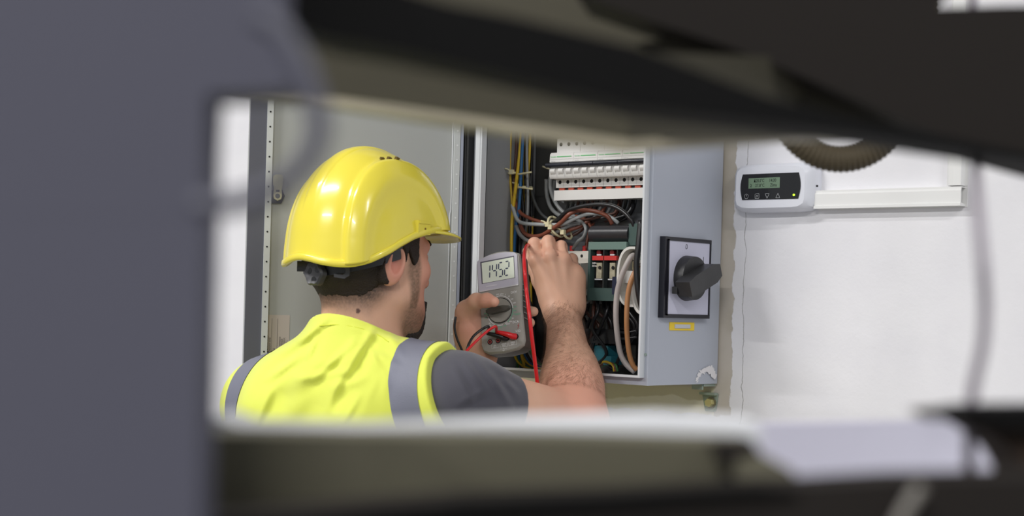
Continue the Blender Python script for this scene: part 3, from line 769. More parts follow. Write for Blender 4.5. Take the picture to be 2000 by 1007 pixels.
for k, c in enumerate(cols):
    ub = 1000 + (k % 14) * 3.1 + (1.5 if k > 13 else 0); y_ = -.05 - .018 * rr.random()
    wire([(ub + 4, -70, y_), (ub + 2, 190, y_), (ub - 2, 320, y_), (ub + rr.uniform(-4, 4), 430, y_), (ub - rr.uniform(0, 6), 560, y_), (ub + rr.uniform(-3, 6), 660, y_), (ub + rr.uniform(2, 16), 724, y_)], .0023 + .0006 * rr.random(), c,
         f'{dict(dgrey="dark grey", dbrown="dark brown").get(c, c)} wire deep in the upright wire bundle', 'wires deep in the upright bundle')
# loops out of the bundle to the right
L = 'horizontal wire loom above the raised hand'
wire([(1030, 320, -.06), (1040, 380, -.07), (1052, 410, -.08), (1068, 426, -.09), (1090, 434, -.09), (1120, 440, -.08)], .0026, 'dgrey', 'dark grey wire sweeping down from the bundle to the loom', L)
wire([(1067, 350, -.06), (1068, 380, -.06), (1076, 405, -.07), (1092, 420, -.08), (1110, 424, -.08)], .0036, 'grey', 'outer grey cable curving down left of the cover strip', L)
wire([(1075, 345, -.07), (1076, 372, -.07), (1088, 400, -.08), (1106, 418, -.08), (1130, 424, -.07)], .0036, 'grey', 'inner grey cable curving down left of the cover strip', L)
wire([(1084, 352, -.055), (1082, 375, -.055), (1090, 388, -.06), (1108, 396, -.06), (1128, 393, -.06), (1140, 385, -.055)], .0030, 'grey', 'small grey loop just below the cover strip', L)
wire([(1000, 400, -.10), (1010, 428, -.105), (1024, 436, -.11), (1050, 438, -.115), (1078, 439, -.115), (1100, 437, -.115), (1122, 427, -.11), (1148, 418, -.10), (1175, 418, -.09), (1196, 426, -.085), (1208, 436, -.08)], .0034, 'lgrey', 'light grey cable running level through the tied loom', L)
wire([(1003, 380, -.09), (1014, 412, -.10), (1035, 426, -.10), (1060, 434, -.10), (1085, 440, -.10), (1110, 446, -.09)], .0032, 'brown', 'brown wire dropping from the bundle above the grey cable', L)
wire([(1012, 425, -.095), (1022, 452, -.10), (1038, 461, -.11), (1058, 459, -.115), (1078, 447, -.12), (1096, 434, -.12), (1112, 418, -.12), (1128, 411, -.11), (1150, 411, -.10), (1172, 415, -.095), (1188, 424, -.09), (1196, 438, -.085)], .0037, 'brown', 'thick brown cable looping through the tied loom', L)
wire([(1010, 430, -.09), (1018, 452, -.095), (1034, 466, -.10), (1052, 466, -.10), (1072, 458, -.10), (1094, 447, -.10)], .0036, 'dbrown', 'dark brown cable under the thick brown one', L)
wire([(1008, 440, -.10), (1016, 458, -.105), (1032, 470, -.11), (1052, 469, -.11), (1072, 462, -.11), (1096, 448, -.11), (1118, 438, -.10), (1134, 436, -.09)], .0035, 'grey', 'grey cable forming the lowest loop above the hand', L)
wire([(1078, 438, -.10), (1092, 426, -.115), (1112, 410, -.12), (1140, 402, -.12), (1170, 399, -.12), (1196, 402, -.12), (1216, 412, -.12), (1232, 428, -.12), (1240, 444, -.115)], .0036, 'black', 'black cable arching over the loom to the right', L)
wire([(1110, 424, -.08), (1134, 432, -.09), (1144, 445, -.10), (1140, 462, -.10), (1128, 472, -.09), (1119, 486, -.075)], .0030, 'grey', 'grey wire curving down into the first red ferrule', L)
wire([(1180, 408, -.06), (1162, 430, -.07), (1152, 450, -.07), (1148, 466, -.072), (1144, 486, -.075)], .0028, 'brown', 'brown wire running down into the second red ferrule', L)
wire([(1070, 478, -.09), (1090, 462, -.10), (1110, 450, -.10), (1130, 443, -.09), (1152, 430, -.08)], .0034, 'brown', 'brown wire rising behind the lower cable tie', L)
wire([(1060, 486, -.08), (1086, 470, -.09), (1112, 462, -.09), (1134, 450, -.08), (1146, 436, -.07)], .0032, 'dbrown', 'dark brown wire behind the lower cable tie', L)
wire([(1150, 433, -.075), (1180, 428, -.08), (1206, 425, -.08), (1224, 418, -.075), (1234, 404, -.07), (1238, 385, -.06)], .0028, 'black', 'black wire turning up under the right end of the cover strip', L)
wire([(1120, 430, -.08), (1150, 428, -.085), (1180, 420, -.085), (1200, 416, -.08), (1208, 400, -.07), (1210, 385, -.06)], .0026, 'dbrown', 'dark brown wire turning up to the breakers', L)
wire([(1110, 420, -.07), (1134, 424, -.075), (1148, 434, -.08), (1156, 446, -.08)], .0028, 'brown', 'short brown wire dipping behind the black cover', L)
for k in range(15):
    ub = 1112 + k * 9.3; c = ['dgrey', 'dgrey', 'dbrown', 'dgrey', 'dbrown', 'dbrown', 'black', 'grey', 'dbrown', 'grey', 'dgrey', 'dbrown', 'black', 'black', 'black'][k]
    if ub > 1243: break
    wire([(ub, 380, -.062), (ub - 1, 395, -.062), (ub - 6, 410, -.058), (ub - 16, 424, -.055), (ub - 32, 432, -.05)], .0027, c,
         f'{dict(dgrey="dark grey", dbrown="dark brown").get(c, c)} tail coming out under the cover strip', 'wire tails under the cover strip')
# main feed cables at the right
G = 'feed cables beside the cabinet edge'
wire([(1238, 498, -.150), (1232, 502, -.156), (1222, 520, -.162), (1212, 545, -.165), (1205, 575, -.165), (1203, 615, -.165), (1206, 655, -.16), (1212, 690, -.155), (1224, 712, -.15), (1240, 726, -.145)], .0046, 'pale', 'thick pale grey feed cable hanging at the cabinet edge', G, 'cable', 12)
wire([(1250, 510, -.150), (1243, 525, -.160), (1232, 550, -.168), (1226, 580, -.17), (1224, 620, -.17), (1225, 655, -.165), (1229, 690, -.16), (1236, 712, -.155), (1244, 722, -.15)], .0042, 'tan', 'tan brown feed cable hanging at the cabinet edge', G, 'cable', 12)
wire([(1252, 430, -.165), (1247, 480, -.17), (1243, 520, -.172), (1247, 570, -.17), (1256, 610, -.16)], .0050, 'black', 'black feed cable tight against the cabinet edge', G, 'cable', 12)
# dim wires low in the cabinet
for k in range(16):
    rr = random.Random(40 + k); ub = 1120 + rr.random() * 110; c = rr.choice(['black', 'black', 'dgrey', 'black', 'dbrown'])
    ye = -.05 - .05 * rr.random()
    wire([(ub, 575, ye), (ub + rr.uniform(-8, 8), 605, ye - .02), (ub + rr.uniform(-25, 25), 640, ye - .02), (ub + rr.uniform(-40, 30), 690, ye), (ub + rr.uniform(-30, 30), 722, ye)], .0030, c,
         'dark cable in the tangle low in the cabinet', 'dark cables low in the cabinet')
for k in range(2):
    wire([(1206, 648 + 12 * k, -.10), (1222, 649 + 12 * k, -.12), (1244, 646 + 12 * k, -.12)], .0022, 'black', 'short black wire crossing behind the feed cables', 'short black wires behind the feed cables')
for k in range(9):
    rr = random.Random(80 + k); c = ['yellow', 'green', 'dgrey', 'yellow', 'blue', 'black', 'grey', 'green', 'black'][k]
    wire([(1000 + 4 * k, 655, -.06 - .004 * k), (1004 + 5 * k, 690, -.07 - .004 * k), (1018 + 6 * k, 712, -.08), (1050 + 8 * k, 722, -.08), (1100 + 8 * k, 724, -.07)], .0024, c,
         f'{dict(dgrey="dark grey").get(c, c)} wire bending along the cabinet floor', 'wires along the cabinet floor')
for k, c in enumerate(['yellow', 'brown', 'green']):
    wire([(1162 + 5 * k, 716, -.08), (1180 + 5 * k, 706 + 2 * k, -.10), (1196 + 3 * k, 712, -.11), (1200 + 3 * k, 725, -.11)], .0022, c, f'{c} wire end below the teal terminal block', 'wire ends below the teal block')
# cable ties
tie = mat('cream nylon tie', (214, 206, 168), 0.45)
def loop_tie(c, axis, rad, nm, lab, up=(0, 0, 1)):
    a = Vector(axis).normalized(); s = Vector(up) - a * Vector(up).dot(a); s.normalize(); t = a.cross(s)
    P = [c + s * math.cos(x) * rad + t * math.sin(x) * rad for x in [2 * math.pi * i / 16 for i in range(17)]]
    e = empty('cable_tie', c - ZV * rad, lab, 'cable tie', 'nylon cable ties')
    tube('tie_band', P, 0.0021, tie, e, n=6, smooth_path=False)
    box('tie_head', c.x - 0.004, c.x + 0.004, c.y - rad - 0.004, c.y - rad + 0.002, c.z + rad * 0.1 - 0.004, c.z + rad * 0.1 + 0.004, tie, e, bevel=0.001)
    tube('tie_tail', [c + Vector((0, -rad, 0)), c + Vector((-0.006, -rad - 0.003, 0.006)), c + Vector((-0.013, -rad - 0.004, 0.008))], 0.0014, tie, e, n=6)
loop_tie(Uy(1083, 441, -.105), (1, 0, 0.35), 0.017, '', 'cream cable tie around the loom, upper of the pair')
loop_tie(Uy(1088, 446, -.105), (1, 0, 0.6), 0.0165, '', 'cream cable tie around the loom, lower of the pair')
loop_tie(Uy(1108, 455, -.10), (1, 0, 0.5), 0.011, '', 'small cream cable tie with a loose tail beside the black cover')
loop_tie(Uy(1012, 339, -.085), (0, 0, 1), 0.017, '', 'cable tie around the upright bundle, upper one', up=(1, 0, 0))
loop_tie(Uy(1024, 366, -.08), (0, 0, 1), 0.014, '', 'cable tie around the upright bundle, lower one', up=(1, 0, 0))
tube_ = lambda a, b, lab: tag(tube('cable_tie', [Uy(*a), (Uy(*a) + Uy(*b)) / 2, Uy(*b)], 0.0017, tie, None, n=6), lab, 'cable tie')
tube_((1012, 340, -.112), (1038, 336, -.112), 'loose pale tie tail across the upright bundle, upper one')
tube_((1012, 365, -.112), (1040, 369, -.112), 'loose pale tie tail across the upright bundle, lower one')

# ================================================================== wall controller and trunking
ctrl_w = mat('controller white', (226, 228, 236), 0.35)
YW = -0.032
k0, k1, k2, k3 = rect(1440, 321, 1592, 411, -0.02)
k1 = Uy(1597, 366, 0).x
ct = empty('wall_controller', ((k0 + k1) / 2, 0, k2), 'white wall controller with a black glass front and a green lit display', 'controller')
bm = bmesh.new(); n = 8; V = []
xc = (k0 + k1) / 2; hw = (k1 - k0) / 2; zc = (k2 + k3) / 2; hh = (k3 - k2) / 2
lv = [(1.0, 1.0, 0.0), (1.0, 1.0, -0.012), (0.97, 0.98, -0.020), (0.90, 0.92, -0.028), (0.84, 0.84, YW)]
for fx, fz, y in lv:
    ringv = []
    for k in range(40):
        a = 2 * math.pi * (k + 0.5) / 40; ca, sa = math.cos(a), math.sin(a); m_ = max(abs(ca), abs(sa)); px_, pz_ = ca / m_, sa / m_
        rr_ = (abs(px_) ** 7 + abs(pz_) ** 7) ** (-1 / 7)
        bulge = 1 + 0.035 * (1 - pz_ * pz_) * (abs(px_) > 0.98)
        ringv.append(bm.verts.new((xc + px_ * rr_ * hw * fx * 1.10, y, zc + pz_ * rr_ * hh * fz * 1.06)))
    V.append(ringv)
for A, B_ in zip(V[:-1], V[1:]):
    for k in range(40): bm.faces.new((A[k], A[(k + 1) % 40], B_[(k + 1) % 40], B_[k]))
bm.faces.new(V[-1]); bm.faces.new(V[0][::-1])
from_bm('controller_housing', bm, ctrl_w, ct, smooth=True, angle=True)
g0, g1 = Uy(1447, 362, YW).x, Uy(1564, 360, YW).x; gz0, gz1 = Uy(1506, 389, YW).z, Uy(1506, 338.5, YW).z
bm = bmesh.new(); P = []
for k in range(9): t = k / 8; P.append(Vector((g1 - 0.004 + 0.004 * math.sin(math.pi * t), YW - 0.0012, gz0 + (gz1 - gz0) * t)))
for k in range(9): t = 1 - k / 8; P.append(Vector((g0 + 0.004 - 0.004 * math.sin(math.pi * t), YW - 0.0012, gz0 + (gz1 - gz0) * t)))
prism(bm, P, Vector((0, 0.0014, 0)))
from_bm('glass_front', bm, mat('black glass', (16, 16, 18), 0.12, spec=0.6), ct)
l0, l1 = Uy(1463, 357, YW).x, Uy(1524, 355, YW).x; lz0, lz1 = Uy(1493, 367.5, YW).z, Uy(1493, 347, YW).z
YD = YW - 0.0016
box('display', l0, l1, YD, YW, lz0, lz1, mat('green lcd', (104, 128, 104), 0.4, emit=0.04), ct)
lcdi = mat('lcd dark print', (34, 50, 38), 0.6)
hz = (lz1 - lz0); ww = (l1 - l0)
text('display_text', '∆28.0°C', (l0 + ww * 0.17, YD, lz0 + hz * 0.72), (1, 0, 0), ZV, 0.0052, lcdi, ct, bold=0.01, stretch=0.78)
text('display_text', '14:30', (l0 + ww * 0.66, YD, lz0 + hz * 0.72), (1, 0, 0), ZV, 0.0052, lcdi, ct, bold=0.01, stretch=0.82)
text('display_text', '2', (l0 + ww * 0.05, YD, lz0 + hz * 0.27), (1, 0, 0), ZV, 0.0052, lcdi, ct, bold=0.01)
text('display_text', '27.8°C', (l0 + ww * 0.22, YD, lz0 + hz * 0.27), (1, 0, 0), ZV, 0.0052, lcdi, ct, bold=0.01, stretch=0.85)
text('display_text', 'Zima', (l0 + ww * 0.70, YD, lz0 + hz * 0.27), (1, 0, 0), ZV, 0.0052, lcdi, ct, bold=0.01, stretch=0.82)
ik = mat('icon grey', (170, 172, 174), 0.5)
def at_(u_, v_): p = Uy(u_, v_, YW); return Vector((p.x, YD, p.z))
c = at_(1459, 383.5); strokes('power_icon', [[c + Vector((math.sin(a), 0, math.cos(a))) * 0.0038 for a in [0.5 + i * (2 * math.pi - 1) / 14 for i in range(15)]], [c, c + ZV * 0.0042]], 0.0007, (0, -1, 0), ik, ct)
c = at_(1480, 383); strokes('program_icon', [[c + Vector(p) for p in ((-.004, 0, -.0035), (-.004, 0, .003), (-.002, 0, .004), (.0035, 0, .004), (.0035, 0, -.0035), (-.004, 0, -.0035))], [c + Vector(p) for p in ((-.002, 0, -.002), (-.001, 0, .002), (.001, 0, -.001), (.002, 0, .002))]], 0.0006, (0, -1, 0), ik, ct)
c = at_(1499.5, 382.5); strokes('down_icon', [[c + Vector(p) for p in ((-.0038, 0, .0035), (.0038, 0, .0035), (0, 0, -.004), (-.0038, 0, .0035))]], 0.0007, (0, -1, 0), ik, ct)
c = at_(1520.5, 382); strokes('up_icon', [[c + Vector(p) for p in ((-.0038, 0, -.0035), (.0038, 0, -.0035), (0, 0, .004), (-.0038, 0, -.0035))]], 0.0007, (0, -1, 0), ik, ct)
c = at_(1551.5, 380.5); cylo('status_lamp', c + Vector((0, .0006, 0)), c - Vector((0, .0006, 0)), 0.0018, mat('green led', (170, 255, 40), 0.3, emit=2.2), ct, n=14)
c = Uy(1594, 363, -0.014); cylo('side_screw', c, c + Vector((0.003, 0, 0)), 0.0016, black, ct, n=10)
# trunking: horizontal open-ended run and the upright piece
tw = mat('white pvc trunking', (236, 236, 234), 0.4)
ta, tb = Uy(1590, 388, -0.018).x, Uy(1876, 382, -0.018).x
tz0, tz1 = Uy(1735, 403, -0.018).z, Uy(1735, 367.5, -0.018).z
tr = empty('cable_trunking', ((ta + tb) / 2, 0, tz0), 'white plastic trunking running level along the wall right of the controller', 'trunking')
bm = bmesh.new(); th = 0.0014
pf = [(-0.001, tz0 - 0.001), (-0.019, tz0 - 0.001), (-0.019, tz0 + 0.003), (-0.017, tz0 + 0.004), (-0.0175, tz1 - 0.006), (-0.016, tz1 - 0.003), (-0.016, tz1), (-0.001, tz1)]
pi_ = [(-0.001, tz1 - th), (-0.0145, tz1 - th), (-0.0155, tz1 - 0.006), (-0.0155, tz0 + 0.004), (-0.001, tz0 + th)]
prism(bm, [Vector((ta, y, z)) for y, z in pf + pi_], Vector((tb - ta, 0, 0)))
from_bm('trunking_lid', bm, tw, tr)
box('trunking_base', ta, tb + 0.003, -0.0012, 0, tz0 - 0.002, tz1 + 0.001, tw, tr)
va, vb = Uy(1848, 330, -0.018).x, Uy(1880, 330, -0.018).x; vb2 = Uy(1876, 330, -0.018).x
t2 = empty('cable_trunking', ((va + vb) / 2, 0, tz1), 'white plastic trunking standing upright above the end of the level one', 'trunking')
bm = bmesh.new()
pf = [(va, -0.001), (va, -0.014), (va + 0.003, -0.016), (vb2 - 0.012, -0.017), (vb2, -0.016), (vb2, -0.001), (vb2 - th, -0.001), (vb2 - th, -0.0145), (va + 0.002, -0.0135), (va + th, -0.001)]
prism(bm, [Vector((x, y, tz1 + 0.0015)) for x, y in pf], Vector((0, 0, 0.9)))
from_bm('trunking_lid', bm, tw, t2)
box('trunking_base', va - 0.001, vb2 + 0.004, -0.0012, 0, tz1 + 0.0015, tz1 + 0.9015, tw, t2)
# ================================================================== the person
def frame(yaw):      # yaw measured from the viewing direction toward the camera's right; returns forward, left, up
    f = RV * math.sin(yaw) + DV * math.cos(yaw); l = -RV * math.cos(yaw) + DV * math.sin(yaw)
    return npv(f), npv(l), np.array([0, 0, 1.0])
tf, tl, tz = frame(math.radians(33)); TO = npv(U(672, 690, 2.46)); TF = np.stack([tf, tl, tz])
hf, hl, hz_ = frame(math.radians(45)); HO = npv(U(721, 512, 2.49)); HF = np.stack([hf, hl, hz_])
def T(f, l, z): return TO + tf * f + tl * l + tz * z
def Hd(f, l, z): return HO + hf * f + hl * l + hz_ * z
def tloc(P): return (P - TO) @ TF.T
def hloc(P): return (P - HO) @ HF.T
V_ = lambda u_, v_, D: npv(U(u_, v_, D))

RS, LS = V_(899, 782, 2.355), V_(528, 792, 2.57)          # shoulder joints
RE = V_(1122, 822, 2.49); RW = V_(1100, 604, 2.675)        # right elbow, wrist
LE = V_(742, 905, 2.78); LW = V_(934, 694, 2.59)

def torso_ops(sd, off, low=-0.62):
    sd.ell(T(0.035, 0, -0.20), (0.118 + off, 0.172 + off, 0.235 + off), TF, k=0.05)
    sd.cap(T(-0.02, 0.075, -0.10), T(-0.025, 0.08, -0.22), 0.078 + off, 0.07 + off, k=0.06)
    sd.cap(T(-0.02, -0.075, -0.10), T(-0.025, -0.08, -0.22), 0.078 + off, 0.07 + off, k=0.06)
    sd.cap(T(0.0, -0.015, -0.035), RS + np.array([0, 0, 0.004]), 0.066 + off, 0.058 + off, k=0.045)
    sd.cap(T(0.0, -0.015, -0.045), LS + np.array([0, 0, 0.0]), 0.062 + off, 0.058 + off, k=0.04)
    sd.cap(T(0.01, -0.018, 0.02), T(0.0, -0.012, -0.05), 0.054 + off, 0.074 + off, k=0.04)
    sd.cap(T(0.02, 0, -0.30), T(0.015, 0, -0.52), 0.135 + off, 0.135 + off, k=0.08)
    return sd

# ---- body: one continuous surface
bd = Sdf()
bd.ell(Hd(-0.012, 0, 0.055), (0.100, 0.078, 0.088), HF, k=0.02)                 # cranium
bd.ell(Hd(0.025, 0, -0.018), (0.064, 0.063, 0.088), HF, k=0.03)                 # face mass
bd.ell(Hd(-0.045, 0, 0.01), (0.060, 0.064, 0.060), HF, k=0.03)                  # occiput
for sgn in (-1, 1):
    bd.cap(Hd(0.012, sgn * 0.053, -0.055), Hd(0.066, sgn * 0.018, -0.098), 0.018, 0.016, k=0.025)       # jaw
    bd.ell(Hd(0.056, sgn * 0.045, -0.012), (0.023, 0.018, 0.018), HF, k=0.03)                         # cheekbone
    bd.cap(Hd(0.083, sgn * 0.012, 0.030), Hd(0.072, sgn * 0.047, 0.028), 0.0095, 0.008, k=0.015)      # brow
bd.ell(Hd(0.062, 0, -0.062), (0.032, 0.036, 0.036), HF, k=0.03)                    # mouth and cheeks
for sgn in (-1, 1): bd.cap(Hd(0.030, sgn * 0.048, -0.045), Hd(0.060, sgn * 0.031, -0.078), 0.016, 0.014, k=0.03)
bd.ell(Hd(0.075, 0, -0.103), (0.019, 0.024, 0.017), HF, k=0.02)                  # chin
for sgn in (-1, 1):
    bd.ell(Hd(0.096, sgn * 0.031, 0.010), (0.018, 0.017, 0.012), HF, k=0.014, op='s')                # eye sockets
    bd.ell(Hd(0.076, sgn * 0.031, 0.010), (0.0135, 0.0145, 0.0125), HF, k=0.004)                      # eyelids
bd.cap(Hd(0.094, 0, 0.018), Hd(0.112, 0, -0.028), 0.0075, 0.0105, k=0.012)      # nose
for sgn in (-1, 1): bd.ell(Hd(0.103, sgn * 0.0105, -0.030), (0.010, 0.007, 0.0075), HF, k=0.006)
bd.cap(Hd(0.093, -0.018, -0.062), Hd(0.093, 0.018, -0.062), 0.0065, k=0.008)      # lips
bd.cap(Hd(0.091, -0.015, -0.073), Hd(0.091, 0.015, -0.073), 0.0072, k=0.007)
bd.cap(Hd(0.105, -0.018, -0.0675), Hd(0.105, 0.018, -0.0675), 0.003, k=0.004, op='s')
for sgn in (-1, 1):                                                             # ears
    ax = HF.copy(); a_ = math.radians(22) * sgn
    e_f = hf * math.cos(a_) - hl * math.sin(a_) * -1; e_l = np.cross(hz_, e_f)
    EF = np.stack([e_f * 0.97 - hz_ * 0.22, e_l, hz_ * 0.97 + e_f * 0.22]); EF /= np.linalg.norm(EF, axis=1)[:, None]
    c = Hd(-0.020, sgn * 0.079, -0.005)
    bd.ell(c, (0.0195, 0.0110, 0.0320), EF, k=0.006)
    bd.ell(c + HF[0] * 0.002 + HF[1] * sgn * 0.011 + HF[2] * 0.006, (0.0095, 0.009, 0.019), EF, k=0.005, op='s')
    bd.ell(Hd(-0.006, sgn * 0.080, -0.010), (0.004, 0.004, 0.006), HF, k=0.004)
# neck
bd.cap(Hd(-0.032, 0, -0.02), T(0.018, -0.018, -0.01), 0.050, 0.055, k=0.03)
bd.cap(Hd(-0.006, 0, -0.055), T(0.034, -0.015, -0.03), 0.043, 0.048, k=0.03)
bd.cap(Hd(-0.02, -0.043, -0.055), T(0.045, -0.02, -0.045), 0.016, 0.016, k=0.025)
torso_ops(bd, -0.012)
# arms
def arm(S, E, W_, ra, rel, rf, rw, side, k=0.03):
    bd.cap(S, E, ra, rel, k=0.045); 
    M = E + (W_ - E) * 0.30
    bd.cap(E, M, rel * 1.02, rf, k=0.03); bd.cap(M, W_, rf, rw, k=0.03)
arm(RS, RE, RW, 0.056, 0.042, 0.0425, 0.0262, -1)
arm(LS, LE, LW, 0.052, 0.042, 0.042, 0.027, 1)
bd.cap(RE + npv(RV) * 0.004 + np.array([0, 0, -0.008]), RE + (RW - RE) * 0.45 + npv(RV) * 0.004, 0.041, 0.034, k=0.03)    # outer forearm muscle
bd.ell(RE + npv(RV) * 0.016 - np.array([0, 0, 0.012]), (0.024, 0.022, 0.022), k=0.03)                           # elbow point
bd.cap(V_(1086, 604, 2.668), V_(1115, 602, 2.675), 0.0205, 0.0195, k=0.02)                                      # wrist, wider than thick
# right hand seen from its back
RH = dict(idx=[(1047, 508, 2.690), (1044, 476, 2.705), (1041, 484, 2.738), (1035, 500, 2.752)],
          mid=[(1075, 500, 2.685), (1071, 472, 2.700), (1068, 482, 2.738), (1062, 500, 2.752)],
          rin=[(1101, 508, 2.690), (1096, 482, 2.706), (1094, 494, 2.740), (1088, 512, 2.748)],
          pin=[(1121, 530, 2.698), (1117, 506, 2.722), (1113, 514, 2.748), (1106, 528, 2.752)])
wr = [V_(1085, 596, 2.672), V_(1097, 594, 2.670), V_(1108, 594, 2.672), V_(1118, 596, 2.676)]
for i, (nm_, J) in enumerate(RH.items()):
    J = [V_(*j) for j in J]; r = [0.0116, 0.0119, 0.0114, 0.0104][i]
    bd.cap(wr[i], J[0], 0.0175, 0.0130, k=0.014)
    bd.cap(wr[i] - npv(DV) * 0.0145, J[0] - npv(DV) * 0.0105, 0.0030, 0.0026, k=0.008)
    bd.ell(J[0] - npv(DV) * 0.0042, (r * 1.02,) * 3, k=0.007)
    bd.cap(J[0], J[1], r * 0.98, r * 0.95, k=0.0025)
    bd.ell(J[1] - npv(DV) * 0.0010, (r * 1.0,) * 3, k=0.002)
    bd.cap(J[1], J[2], r * 0.90, r * 0.80, k=0.002)
    bd.cap(J[2], J[3], r * 0.80, r * 0.66, k=0.004)
_K = [[V_(*j) for j in J] for J in RH.values()]
for A_, B_ in zip(_K[:-1], _K[1:]):
    a_ = (A_[1] + B_[1]) / 2; b_ = (A_[0] + B_[0]) / 2; b_ = a_ + (b_ - a_) * 0.86
    bd.cap(a_ - npv(DV) * 0.012 + np.array([0, 0, .012]), b_ - npv(DV) * 0.0128, 0.0032, 0.0014, k=0.005, op='s')
bd.cap(V_(1074, 580, 2.680), V_(1056, 548, 2.712), 0.0180, 0.0150, k=0.016)                                    # thumb base
bd.cap(V_(1056, 548, 2.712), V_(1036, 516, 2.738), 0.0120, 0.0105, k=0.008)
bd.cap(V_(1036, 516, 2.738), V_(1029, 490, 2.748), 0.0100, 0.0075, k=0.005)
bd.cap(V_(1100, 575, 2.690), V_(1085, 530, 2.705), 0.020, 0.018, k=0.02)                                         # palm
bd.cap(V_(1120, 585, 2.682), V_(1127, 545, 2.695), 0.0150, 0.0130, k=0.018)                                    # outer edge of the hand
# left hand holding the meter
bd.cap(LW, V_(918, 640, 2.572), 0.026, 0.022, k=0.02)
bd.cap(V_(918, 655, 2.575), V_(913, 612, 2.565), 0.0235, 0.0185, k=0.02)
bd.cap(V_(913, 606, 2.556), V_(930, 588, 2.530), 0.0165, 0.0125, k=0.012)                                      # thumb
bd.cap(V_(930, 588, 2.530), V_(951, 586, 2.512), 0.0118, 0.0112, k=0.006)
bd.cap(V_(951, 586, 2.512), V_(965, 589, 2.500), 0.0108, 0.0082, k=0.005)
for i, (v_, r) in enumerate(((606, 0.0105), (628, 0.0108), (650, 0.0104), (670, 0.0095))):
    bd.cap(V_(928, v_ + 4, 2.600), V_(958, v_, 2.628), 0.0150, r, k=0.014)
    bd.cap(V_(958, v_, 2.628), V_(1004 - i * 4, v_ - 2, 2.615), r, r * 0.92, k=0.004)
    bd.cap(V_(1004 - i * 4, v_ - 2, 2.615), V_(1042 - i * 7, v_ + 2, 2.570), r * 0.9, r * 0.75, k=0.004)
bd.cap(V_(925, 610, 2.590), V_(930, 672, 2.600), 0.019, 0.018, k=0.016)

def sm(x, a, b):
    t = np.clip((x - a) / (b - a), 0, 1); return t * t * (3 - 2 * t)
def vnoise(P, s, seed=0):
    r = np.random.default_rng(seed); out = np.zeros(len(P))
    for i in range(9):
        d = r.normal(size=3); d /= np.linalg.norm(d); out += np.sin(P @ d * s * (0.6 + 0.33 * i) + r.uniform(0, 6.28) + 1.5 * np.sin(P @ np.roll(d, 1) * s * 0.4)) / 7
    return out
def skin_col(P):
    base = np.array(lin((214, 168, 142))[:3]); red = np.array(lin((212, 142, 124))[:3]); pale = np.array(lin((222, 182, 154))[:3])
    hair_c = np.array(lin((62, 50, 42))[:3]); beard_c = np.array(lin((104, 84, 66))[:3])
    n = vnoise(P, 90, 1)
    c = base[None] * (1 + 0.03 * n[:, None])
    def near(p, r): return np.clip(1 - np.linalg.norm(P - p, axis=1) / r, 0, 1)
    m = np.zeros(len(P))
    h = hloc(P)
    for J in list(RH.values()): m = np.maximum(m, near(V_(*J[0]), 0.020) * 0.9); m = np.maximum(m, near(V_(*J[1]), 0.016) * 0.5)
    m = np.maximum(m, near(V_(958, 586, 2.505), 0.030) * 0.7); m = np.maximum(m, near(V_(915, 645, 2.55), 0.04) * 0.6)
    m = np.maximum(m, near(RE, 0.12) * 0.9)
    ear = np.clip(1 - np.linalg.norm((h - [-0.020, -0.084, -0.006]) / [1, 1, 1.6], axis=1) / 0.028, 0, 1); m = np.maximum(m, ear * 1.3)
    m = np.maximum(m, sm(h[:, 0], 0.02, 0.07) * (h[:, 2] > -0.1) * (np.linalg.norm(h, axis=1) < .13) * 0.6)
    m = np.clip(m, 0, 1)[:, None]
    c = c * (1 - m) + red * m
    inhead = (np.linalg.norm(h - [0, 0, 0], axis=1) < 0.165) & (h[:, 0] < 0.112)
    # short cropped nape: fades downward
    lim = -0.046 + np.clip(h[:, 0] + 0.045, 0, 1) * 0.95
    nape = (1 - sm(h[:, 2] * -1, -(lim) - 0.0, -(lim) + 0.050)) * (h[:, 0] < 0.004) * inhead * (h[:, 2] > -0.11)
    nape = nape * (1 - ((np.abs(h[:, 1]) > 0.0735) & (np.abs(h[:, 0] + 0.018) < 0.021) & (np.abs(h[:, 2] + 0.005) < 0.033)))
    nape = np.clip(nape * (0.78 + 0.24 * rng.random(len(P)) + 0.08 * vnoise(P, 300, 3)), 0, 1)[:, None]
    c = c * (1 - nape) + hair_c * nape
    # stubble along the jaw and sideburn
    s1 = sm(h[:, 0], 0.016, 0.028) * (1 - sm(h[:, 0], 0.040, 0.052)) * (h[:, 2] > -0.07)* (h[:, 2] < 0.05)
    jawline = -0.042 - 0.2 * (h[:, 0] - 0.02)
    s2 = sm(-h[:, 2], -jawline, -jawline + 0.035) * sm(h[:, 0], 0.002, 0.035) * (h[:, 2] > -0.142)
    s2 *= 1 - sm(-h[:, 2], 0.118, 0.142)
    st = np.maximum(s1 * 0.85, s2 * 0.8) * inhead * (0.66 + 0.34 * rng.random(len(P)) + 0.12 * vnoise(P, 200, 4))
    st = np.clip(st * 1.1, 0, 0.92)[:, None]
    c = c * (1 - st) + beard_c * st
    mole = (np.linalg.norm(P - MOLE, axis=1) < 0.0034)[:, None]
    c = np.where(mole, np.array(lin((84, 52, 42))[:3]), c)
    return c
def on_surface(sd, u_, v_, D0=2.2, D1=2.9):
    Ds = np.linspace(D0, D1, 700); P = np.array([npv(U(u_, v_, d)) for d in Ds]); e = sd.ev(P)
    i = np.argmax(e < 0); return P[i]
MOLE = on_surface(bd, 699, 607, 2.25, 2.7)
skin = mat('skin', (214, 168, 142), 0.5, attr='Col', sss=0.12, bump=0.10, bscale=700, spec=0.4)
allp = np.array([LS, LE, RS, RE, RW, LW, Hd(0, 0, 0.16), V_(1137, 470, 2.76), T(0, 0, -0.5), Hd(.13, 0, 0), Hd(-.12, 0, 0)])
